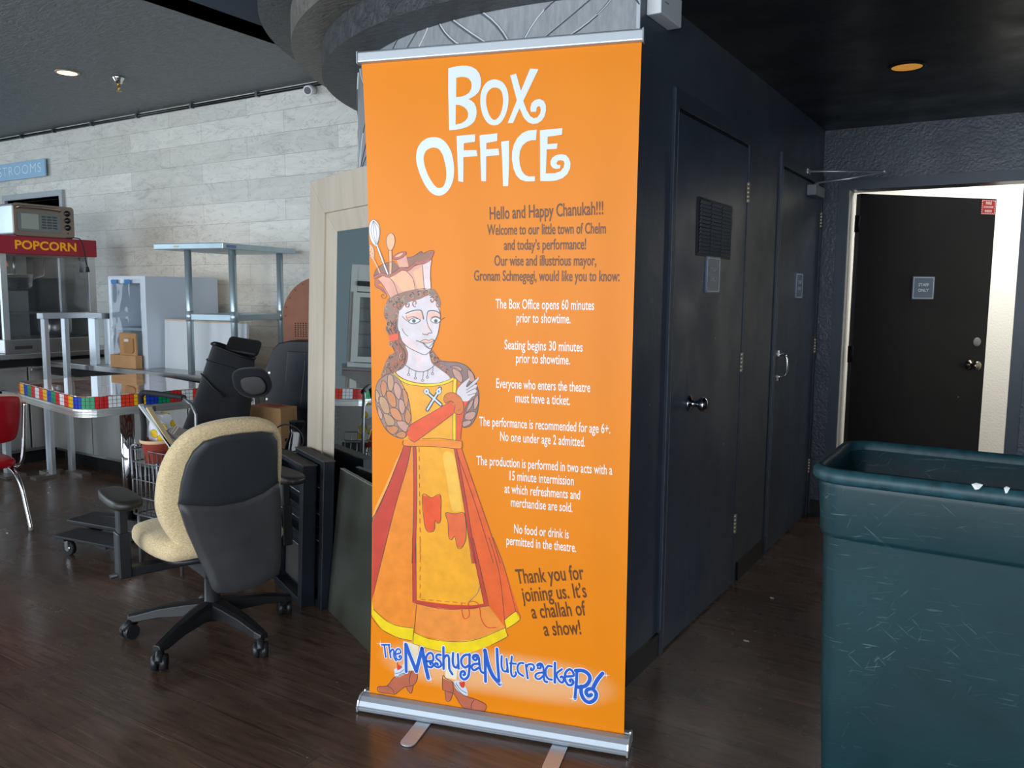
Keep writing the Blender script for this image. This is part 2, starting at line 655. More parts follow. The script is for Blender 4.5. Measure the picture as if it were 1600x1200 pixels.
# ceilings
S_(BX(-10.6, -3.84, -3.7, 5.5, 2.79, 2.86), 'ceiling', CEIL)
S_(BX(-3.84, 1.9, -3.7, 5.0, 3.35, 3.45), 'ceiling', HIGHCEIL)
S_(BX(-3.86, -3.84, -3.7, 4.2, 2.79, 3.4), 'trim_2', mat('slate riser paint', '#59626c', .6))
S_(BX(-1.108, 1.75, 1.6, 5.222, 2.327, 2.42), 'ceiling', DARKCEIL)
S_(BX(-1.108, 1.75, 1.56, 1.6, 2.327, 3.4), 'trim_3', HIGHCEIL)
# corridor wall with the two doors
b = MB()
b.box(-1.18, -1.108, 2.492, 5.222, 0, 3.4)
S_(b, 'wall_corridor', DARKWALL)
S_(BX(-1.155, -1.106, 2.486, 2.4925, 0, 2.6), 'trim_4', mat('bare metal corner bead', '#b7bdc2', .5), label='pale corner bead at the corridor corner')
# far wall with an opening
b = MB()
b.box(-1.18, -.965, 5.222, 5.34, 0, 2.5)
b.box(-.965, -.07, 5.222, 5.34, 1.975, 2.5)
b.box(-.07, 1.9, 5.222, 5.34, 0, 2.5)
S_(b, 'wall_end', ROUGHWALL)
b = MB()
b.box(-1.012, -.955, 5.20, 5.36, 0, 2.03)
b.box(-.08, -.02, 5.20, 5.36, 0, 2.03)
b.box(-.955, -.08, 5.20, 5.36, 1.97, 2.03)
S_(b, 'trim_5', TRIMDARK, label='dark door frame at the end of the corridor')
S_(BX(-.955, -.9515, 5.225, 5.36, 0, 1.97), 'trim_9', WHITEWALL, label='white painted jamb lining behind the open door')
# lit storeroom beyond
b = MB()
b.box(-1.6, 1.3, 7.1, 7.2, 0, 2.5)
b.box(-1.7, -1.6, 5.34, 7.2, 0, 2.5)
b.box(1.2, 1.3, 5.34, 7.2, 0, 2.5)
b.box(-1.6, -1.0, 5.341, 5.36, 0, 2.5)
b.box(-.01, 1.3, 5.341, 5.36, 0, 2.5)
S_(b, 'wall_storeroom', WHITEWALL)
S_(BX(-1.7, 1.3, 5.34, 7.2, 2.5, 2.6), 'ceiling', mat('white ceiling', '#dddddd', .8))
# baseboards
S_(BX(-1.108, -1.098, 2.494, 2.79, 0, .09), 'baseboard_left', mat('black vinyl base', '#101114', .35))
S_(BX(-1.108, -1.098, 3.76, 4.19, 0, .09), 'baseboard_left', mat('black vinyl base', '#101114', .35))
S_(BX(-1.09, -1.012, 5.212, 5.222, 0, .09), 'baseboard_end', mat('black vinyl base', '#101114', .35))

# curved papered wall and the stepped round soffits
CX, CY = -1.623, 3.738
def arc_wall(name, r0, r1, z0, z1, m, a0=-70, a1=-200, n=72, **kw):
    b = MB()
    rg = []
    for i in range(n + 1):
        a = R(a0 + (a1 - a0) * i / n)
        c, s = math.cos(a), math.sin(a)
        rg.append([(CX + r0 * c, CY + r0 * s, z0), (CX + r1 * c, CY + r1 * s, z0), (CX + r1 * c, CY + r1 * s, z1), (CX + r0 * c, CY + r0 * s, z1)])
    b.rings(rg, True, True, True)
    return S_(b, name, m, **kw)
def m_paper():
    k = NT('grey silk wallpaper')
    v = k.coord((1, 1, .25))
    n = k.noise(v, 60, 5, .6)
    k.l(k.ramp(n, [(0.3, srgb('#8e9196')), (0.7, srgb('#a5a9ae'))]).outputs[0], k.b.inputs['Base Color'])
    k.b.inputs['Roughness'].default_value = .38
    k.b.inputs['Metallic'].default_value = .25
    k.bump(n, .25, .002)
    return k.m
wc = arc_wall('wall_curved', 1.25, 1.35, 0, 3.35, m_paper(), -67.6)
def cylp(s, z, r=1.352):
    a = R(-67.6) - s / 1.35
    return (CX + r * math.cos(a), CY + r * math.sin(a), z)
def wall_pattern(m, off, dz):
    b = MB()
    DS, DZ = .36, .25
    for n in range(9):
        z0 = 2.37 - DZ * n
        for k in range(-1, 9):
            s0 = .05 + DS * 2 * k + (DS if n % 2 else 0)
            for sg in (1, -1):
                A, B_ = (s0, z0), (s0 + sg * DS, z0 - DZ)
                for cu, cv in ((.10, .72), (.38, .46), (.80, .14)):
                    C_ = (s0 + sg * DS * cu, z0 - DZ * cv)
                    pts = []
                    for i in range(13):
                        t = i / 12
                        u = (1 - t) ** 2 * A[0] + 2 * t * (1 - t) * C_[0] + t * t * B_[0] + off
                        v = (1 - t) ** 2 * A[1] + 2 * t * (1 - t) * C_[1] + t * t * B_[1] + dz
                        if 0.0 <= u < 2.7 and v > .02:
                            pts.append(cylp(u, v, 1.3512))
                        elif len(pts) > 1:
                            break
                        else:
                            pts = []
                    if len(pts) > 2:
                        b.tube(pts, .0030, 5)
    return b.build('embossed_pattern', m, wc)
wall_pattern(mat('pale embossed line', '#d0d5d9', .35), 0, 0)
wall_pattern(mat('painted line shadow', '#5f6468', .4), .006, -.005)  # darker offset copy paints the shadow beside the raised lines
arc_wall('trim_6', 1.34, 1.504, 2.292, 3.35, RINGM['soffit dark plaster'], -70, -199.5, label='lowest dark step of the round ceiling soffit')
arc_wall('trim_7', 1.49, 1.631, 2.395, 3.35, RINGM['soffit taupe plaster'], -71.8, -197, label='middle taupe step of the round ceiling soffit')
arc_wall('trim_8', 1.62, 1.762, 2.515, 3.35, RINGM['soffit dark plaster'], -73, -194, label='outermost step of the round ceiling soffit')

# ------------------------------------------------------------------ corridor doors
def hinge(parent, y, z, x=-1.108, h=.09):
    b = MB()
    b.box(x, x + .004, y - .018, y + .012, z - h / 2, z + h / 2)
    for i in range(5):
        b.cyl((x + .010, y, z - h / 2 + i * h / 5 + .001), (x + .010, y, z - h / 2 + (i + 1) * h / 5 - .001), .0075, n=10)
    return b.build('hinge', BRASS, parent, label='satin nickel hinge')
def plate(parent, org, eu, en, w, h, txt='STAFF|ONLY', name='staff_only_sign'):
    """sign plate; org = centre, eu = along, en = outward"""
    org, eu, en = Vector(org), Vector(eu).normalized(), Vector(en).normalized()
    fr = lambda u, v, q: org + eu * u + Vector((0, 0, 1)) * v + en * q
    b = MB()
    b.prism(rrect(-w / 2, w / 2, -h / 2, h / 2, .004, 2), fr, 0, .006)
    o = b.build(name, SIGNB, parent, label='blue grey plate reading STAFF ONLY')
    b = MB()
    for s in (-1, 1):
        b.prism([(-w / 2 + .006, s * (h / 2 - .006)), (w / 2 - .006, s * (h / 2 - .006)), (w / 2 - .006, s * (h / 2 - .009)), (-w / 2 + .006, s * (h / 2 - .009))], fr, .006, .0068)
        b.prism([(s * (w / 2 - .006), -h / 2 + .006), (s * (w / 2 - .009), -h / 2 + .006), (s * (w / 2 - .009), h / 2 - .006), (s * (w / 2 - .006), h / 2 - .006)], fr, .006, .0068)
    a, c = txt.split('|')
    add_text(b, a, fr, -w * .24, w * .24, h * .07, h * .13, .0072, offset=.012)
    add_text(b, c, fr, -w * .24, w * .24, -h * .17, h * .13, .0072, offset=.012)
    b.build('lettering', SIGNT, o)
    return o
def knob(parent, p, en, m=CHROME, name='knob'):
    p, en = Vector(p), Vector(en).normalized()
    b = MB()
    prof = [(.0, 0), (.032, 0), (.033, .006), (.014, .012), (.012, .034), (.022, .042), (.028, .052), (.027, .064), (.018, .072), (0.001, .074)]
    q = en.to_track_quat('Z', 'Y')
    rg = []
    for r, h in prof:
        rg.append([p + q @ Vector((r * math.cos(t), r * math.sin(t), h)) for t in [2 * PI * i / 20 for i in range(20)]])
    b.rings(rg, True, False, False, True)
    return b.build(name, m, parent, label='round polished metal knob')

def flush_door(name, y0, y1, ztop, lab):
    r = bpy.data.objects.new(name, None)
    COL.objects.link(r)
    r.location = (-1.108, y0, 0)
    r['kind'] = 'structure'
    r['label'] = lab
    inv = Matrix.Translation((1.108, -y0, 0))
    X = -1.108
    b = BX(X - .02, X + .006, y0 + .004, y1 - .004, .012, ztop, m=inv)
    b.build('door_leaf', DARKDOOR, r, bevel=.002)
    b = MB()
    b.box(X, X + .012, y0 - .045, y0 - .004, 0, ztop + .075, m=inv)
    b.box(X, X + .010, y1 + .003, y1 + .03, 0, ztop + .075, m=inv)
    b.box(X, X + .010, y0 - .004, y1 + .003, ztop + .012, ztop + .075, m=inv)
    b.build('door_frame', TRIMDARK, r, bevel=.001)
    b = MB()
    b.box(X + .012, X + .0128, y0 - .046, y0 - .040, 0.1, ztop + .07, m=inv)
    b.box(X + .012, X + .0128, y0 - .012, y0 - .009, 0.02, ztop + .0, m=inv)
    b.build('worn_edge', EDGEWEAR, r, label='scraped pale frame edge')
    b = BX(X + .0005, X + .002, y0 - .003, y1 + .002, ztop + .001, ztop + .011, m=inv)
    b.build('top_gap', mat('shadow gap black', '#030304', .9), r)
    return r, inv
d1, inv = flush_door('door_1', 2.83, 3.683, 1.995, 'dark blue black closet door with a louvred vent, nearest in the corridor')
for z in (1.803, 1.047, .296):
    hinge(d1, 3.683 - 2.83, z, 0)
knob(d1, (.006, 3.035 - 2.83, .93), (1, 0, 0))
b = MB()
b.box(.006, .010, .225, .632, 1.50, 1.722)
g = b.build('vent_grille', mat('dark grille paint', '#1b2027', .5), d1, bevel=.001)
b = MB()
for c in range(3):
    for i in range(14):
        y = .240 + c * .132
        z = 1.512 + i * .0145
        b.box(0, .004, 0, .112, 0, .011, m=Matrix.Translation((.010, y, z)) @ Matrix.Rotation(R(32), 4, 'Y'))
b.build('louvre', mat('grille slat paint', '#4c5866', .35), g)
plate(d1, (.006, 3.25 - 2.83, 1.43), (0, 1, 0), (1, 0, 0), .165, .145)
d2, inv = flush_door('door_2', 4.27, 5.17, 1.985, 'dark door with a pull handle and closer, deeper in the corridor')
for z in (1.80, 1.05, .31):
    hinge(d2, 5.17 - 4.27, z, 0)
plate(d2, (.006, 4.705 - 4.27, 1.405), (0, 1, 0), (1, 0, 0), .15, .14)
b = MB()
b.tube(catmull([(.006, .095, .925), (.04, .095, .935), (.048, .095, .985), (.04, .095, 1.035), (.006, .095, 1.045)], k=6), .006, 8)
b.box(.006, .010, .08, .11, .905, .935)
b.box(.006, .010, .08, .11, 1.035, 1.065)
b.build('pull_handle', CHROME, d2)
b = MB()
b.box(.006, .058, .52, .74, 1.905, 1.965)
cl = b.build('door_closer', mat('grey closer body', '#7e858b', .4), d2, bevel=.006)
b = MB()
b.cyl((.032, .64, 1.965), (.032, .64, 1.985), .012)
b.tube([(.032, .64, 1.985), (.20, .66, 2.00), (.37, .72, 2.035)], .006, 6)
b.tube([(.37, .72, 2.035), (.19, .62, 2.035), (.02, .53, 2.035)], .0055, 6)
b.cyl((.37, .72, 2.025), (.37, .72, 2.045), .010)
b.box(0.0, .014, .50, .56, 2.022, 2.048)
b.build('closer_arm', ALU, cl)

# open door at the end of the corridor, hinged on the left and swung into the storeroom
r = bpy.data.objects.new('door_3', None)
COL.objects.link(r)
r['kind'] = 'structure'
r['label'] = 'near black door standing ajar into the white storeroom'
r.location = (-.905, 5.303, 0)
r.rotation_euler = (0, 0, R(45))
b = BX(0, .955, 0, .042, .012, 1.958)
b.build('door_leaf', LEAFDOOR, r, bevel=.002)
o = plate(r, (.465, 0, 1.405), (1, 0, 0), (0, -1, 0), .155, .14)
fr = lambda u, v, q: Vector((u, -q, v))
b = MB()
b.prism([(.846, 1.862), (.949, 1.862), (.949, 1.95), (.846, 1.95)], fr, 0, .0015)
st = b.build('fire_sticker', mat('red sticker', '#c3272b', .4), r, label='red sticker reading FIRE EXTINGUISHER INSIDE')
b = MB()
add_text(b, 'FIRE', fr, .876, .919, 1.922, .016, .0022, offset=.03)
add_text(b, 'EXTINGUISHER', fr, .862, .933, 1.901, .011, .0022, offset=.02)
add_text(b, 'INSIDE', fr, .872, .923, 1.875, .014, .0022, offset=.03)
for i in range(8):
    for z in (1.8632, 1.9428):
        u = .849 + i * .0125
        b.prism([(u, z), (u + .006, z), (u + .009, z + .006), (u + .003, z + .006)], fr, .0015, .002)
for i in range(6):
    for u in (.8475, .9415):
        z = 1.872 + i * .0125
        b.prism([(u, z), (u + .006, z + .003), (u + .006, z + .009), (u, z + .006)], fr, .0015, .002)
b.build('lettering', mat('white print', '#f0ece6', .5), st)
knob(r, (.845, 0, .926), (0, -1, 0), mat('tarnished brass', '#8d8577', .22, 1.0))
b = MB()
b.lathe((.885, 0, 1.071), [(.0005, -.004), (.026, -.004), (.028, 0)], 24, 'y')
b.build('lock_plate', mat('dull grey disc', '#8b8d8f', .5, .3), r)
for z in (1.78, 1.0, .28):
    b = MB()
    b.cyl((-.006, .0, z - .05), (-.006, .0, z + .05), .008, n=10)
    b.box(-.03, 0.0, -.002, .004, z - .05, z + .05)
    b.build('hinge', mat('black hinge', '#15161a', .4, .6), r)

# ------------------------------------------------------------------ ceiling fittings
def downlight(loc, label, rr, inner, es, trimc):
    t = thing('recessed_downlight', label, 'ceiling light', loc)
    b = MB()
    b.lathe((0, 0, 0), [(rr * .80, .002), (rr * .82, -.006), (rr, -.004), (rr * 1.02, .0)], 32)
    b.build('trim_ring', mat('downlight ring ' + trimc, trimc, .4, .3), t)
    b = MB()
    b.lathe((0, 0, 0), [(rr * .81, -.0045), (rr * .6, -.0035), (rr * .3, -.003), (.001, -.003)], 32)
    b.build('reflector', mat('reflector ' + inner, inner, .3, .4, emit=inner, es=es), t)
    return t
t = downlight((-5.553, 3.187, 2.789), 'lit warm recessed downlight in the grey textured ceiling', .075, '#ffcf94', 7, '#b8a58e')
l = bpy.data.lights.new('downlight_bulb', 'SPOT')
l.energy = 22
l.color = (1, .78, .52)
l.spot_size = R(120)
l.spot_blend = .6
l.shadow_soft_size = .05
lo = bpy.data.objects.new('downlight_bulb', l)
COL.objects.link(lo)
lo.location = (-5.553, 3.187, 2.77)
downlight((-.519, 3.95, 2.3265), 'amber recessed downlight in the near black corridor ceiling', .075, '#e09c42', .55, '#241c15')
t = thing('sprinkler_head', 'chrome pendant sprinkler head on the grey textured ceiling', 'sprinkler', (-5.362, 3.431, 2.79))
b = MB()
b.lathe((0, 0, 0), [(.001, 0), (.042, 0), (.040, -.012), (.026, -.03), (.022, -.045), (.001, -.046)], 20)
b.build('cup', CHROME, t)
b = MB()
b.cyl((0, 0, -.046), (0, 0, -.058), .010)
b.tube([(-.012, 0, -.056), (-.014, 0, -.075), (0, 0, -.092)], .0025, 6)
b.tube([(.012, 0, -.056), (.014, 0, -.075), (0, 0, -.092)], .0025, 6)
b.cyl((0, 0, -.058), (0, 0, -.09), .003)
b.lathe((0, 0, -.094), [(.001, 0), (.018, 0), (.018, -.002), (.001, -.003)], 16)
b.build('frame', mat('sprinkler brass', '#c9a04c', .3, .9), t)
t = thing('ceiling_conduit', 'thin black conduit clipped along the top of the plank clad wall', 'conduit', (-6, 4.185, 2.765))
b = MB()
b.cyl((-4.4, 0, 0), (3.1, 0, 0), .013, n=10)
b.build('pipe', mat('black conduit', '#111418', .35), t)
for i, x in enumerate((-2.6, -2.1, -1.55, -.95, -.3, .4, 1.15, 1.95)):
    b = MB()
    b.box(x - .012, x + .012, -.018, .014, -.016, .02)
    b.cyl((x, -.02, 0), (x, -.014, 0), .006, n=8)
    b.build('clip', mat('clip metal', '#6a6f75', .3, .8), t)
t = thing('wall_spotlight', 'small white spotlight high on the plank clad wall beside the round soffit', 'spotlight', (-4.29, 4.2, 2.735))
b = MB()
b.box(-.02, .02, -.02, 0, -.03, .03)
b.build('bracket', WHITEP, t, bevel=.002)
b = MB()
b.cyl((0, -.02, 0), (.035, -.10, -.03), .032, n=18)
b.build('lamp_head', WHITEP, t)
b = MB()
b.cyl((.0352, -.1003, -.0302), (.036, -.102, -.0308), .024, n=18)
b.build('lens', mat('dull lens', '#55585a', .2), t)

# white box at the top of the corridor wall
t = thing('wall_sensor', 'white plastic sensor box at the top of the dark corridor corner', 'sensor', (-1.108, 2.63, 2.27))
BX(0, .05, -.09, .09, -.03, .06).build('housing', WHITEP, t, bevel=.004)
BX(.05, .0512, -.06, -.03, .01, .014).build('slot', mat('grey slot', '#8c9092', .5), t)
# small chip in the paint beside the banner
# restroom sign
t = thing('restroom_sign', 'pale blue wall sign with white outlined RESTROOMS lettering', 'sign', (-8.2, 4.165, 2.46))
b = MB()
b.box(-.53, .515, -.008, .008, -.085, .07)
b.build('plate', mat('pale blue acrylic', '#9cc0dc', .25), t, bevel=.002)
b = MB()
fr = lambda u, v, q: Vector((u, -q, v))
add_text(b, 'RESTROOMS', fr, -.49, .455, -.045, .085, .0095, offset=-.012, spacing=1.1)
b.build('lettering', mat('white lettering', '#dbe9f2', .4), t)
for x in (-.4, .4):
    b = MB()
    b.cyl((x, .008, 0), (x, .035, 0), .008, n=10)
    b.build('standoff', CHROME, t)
ART_COLS=['white', 'banner', 'paint_white', 'ink', 'peach', 'brown', 'pink_paint', 'rose', 'pale_pink', 'skin', 'blush', 'grey_paint', 'dark_brown', 'tan_paint', 'rust', 'orange_red', 'amber', 'yellow_paint', 'dk_mauve', 'mauve', 'rose_tan', 'terracotta', 'rust_orange', 'pale_blue_paint', 'orange_paint', 'peach_orange', 'crimson', 'vermilion', 'light_amber', 'orange_red2', 'orange_paint2', 'red_paint', 'cream_paint', 'shoe_paint', 'logo_white', 'logo_blue', 'spark']
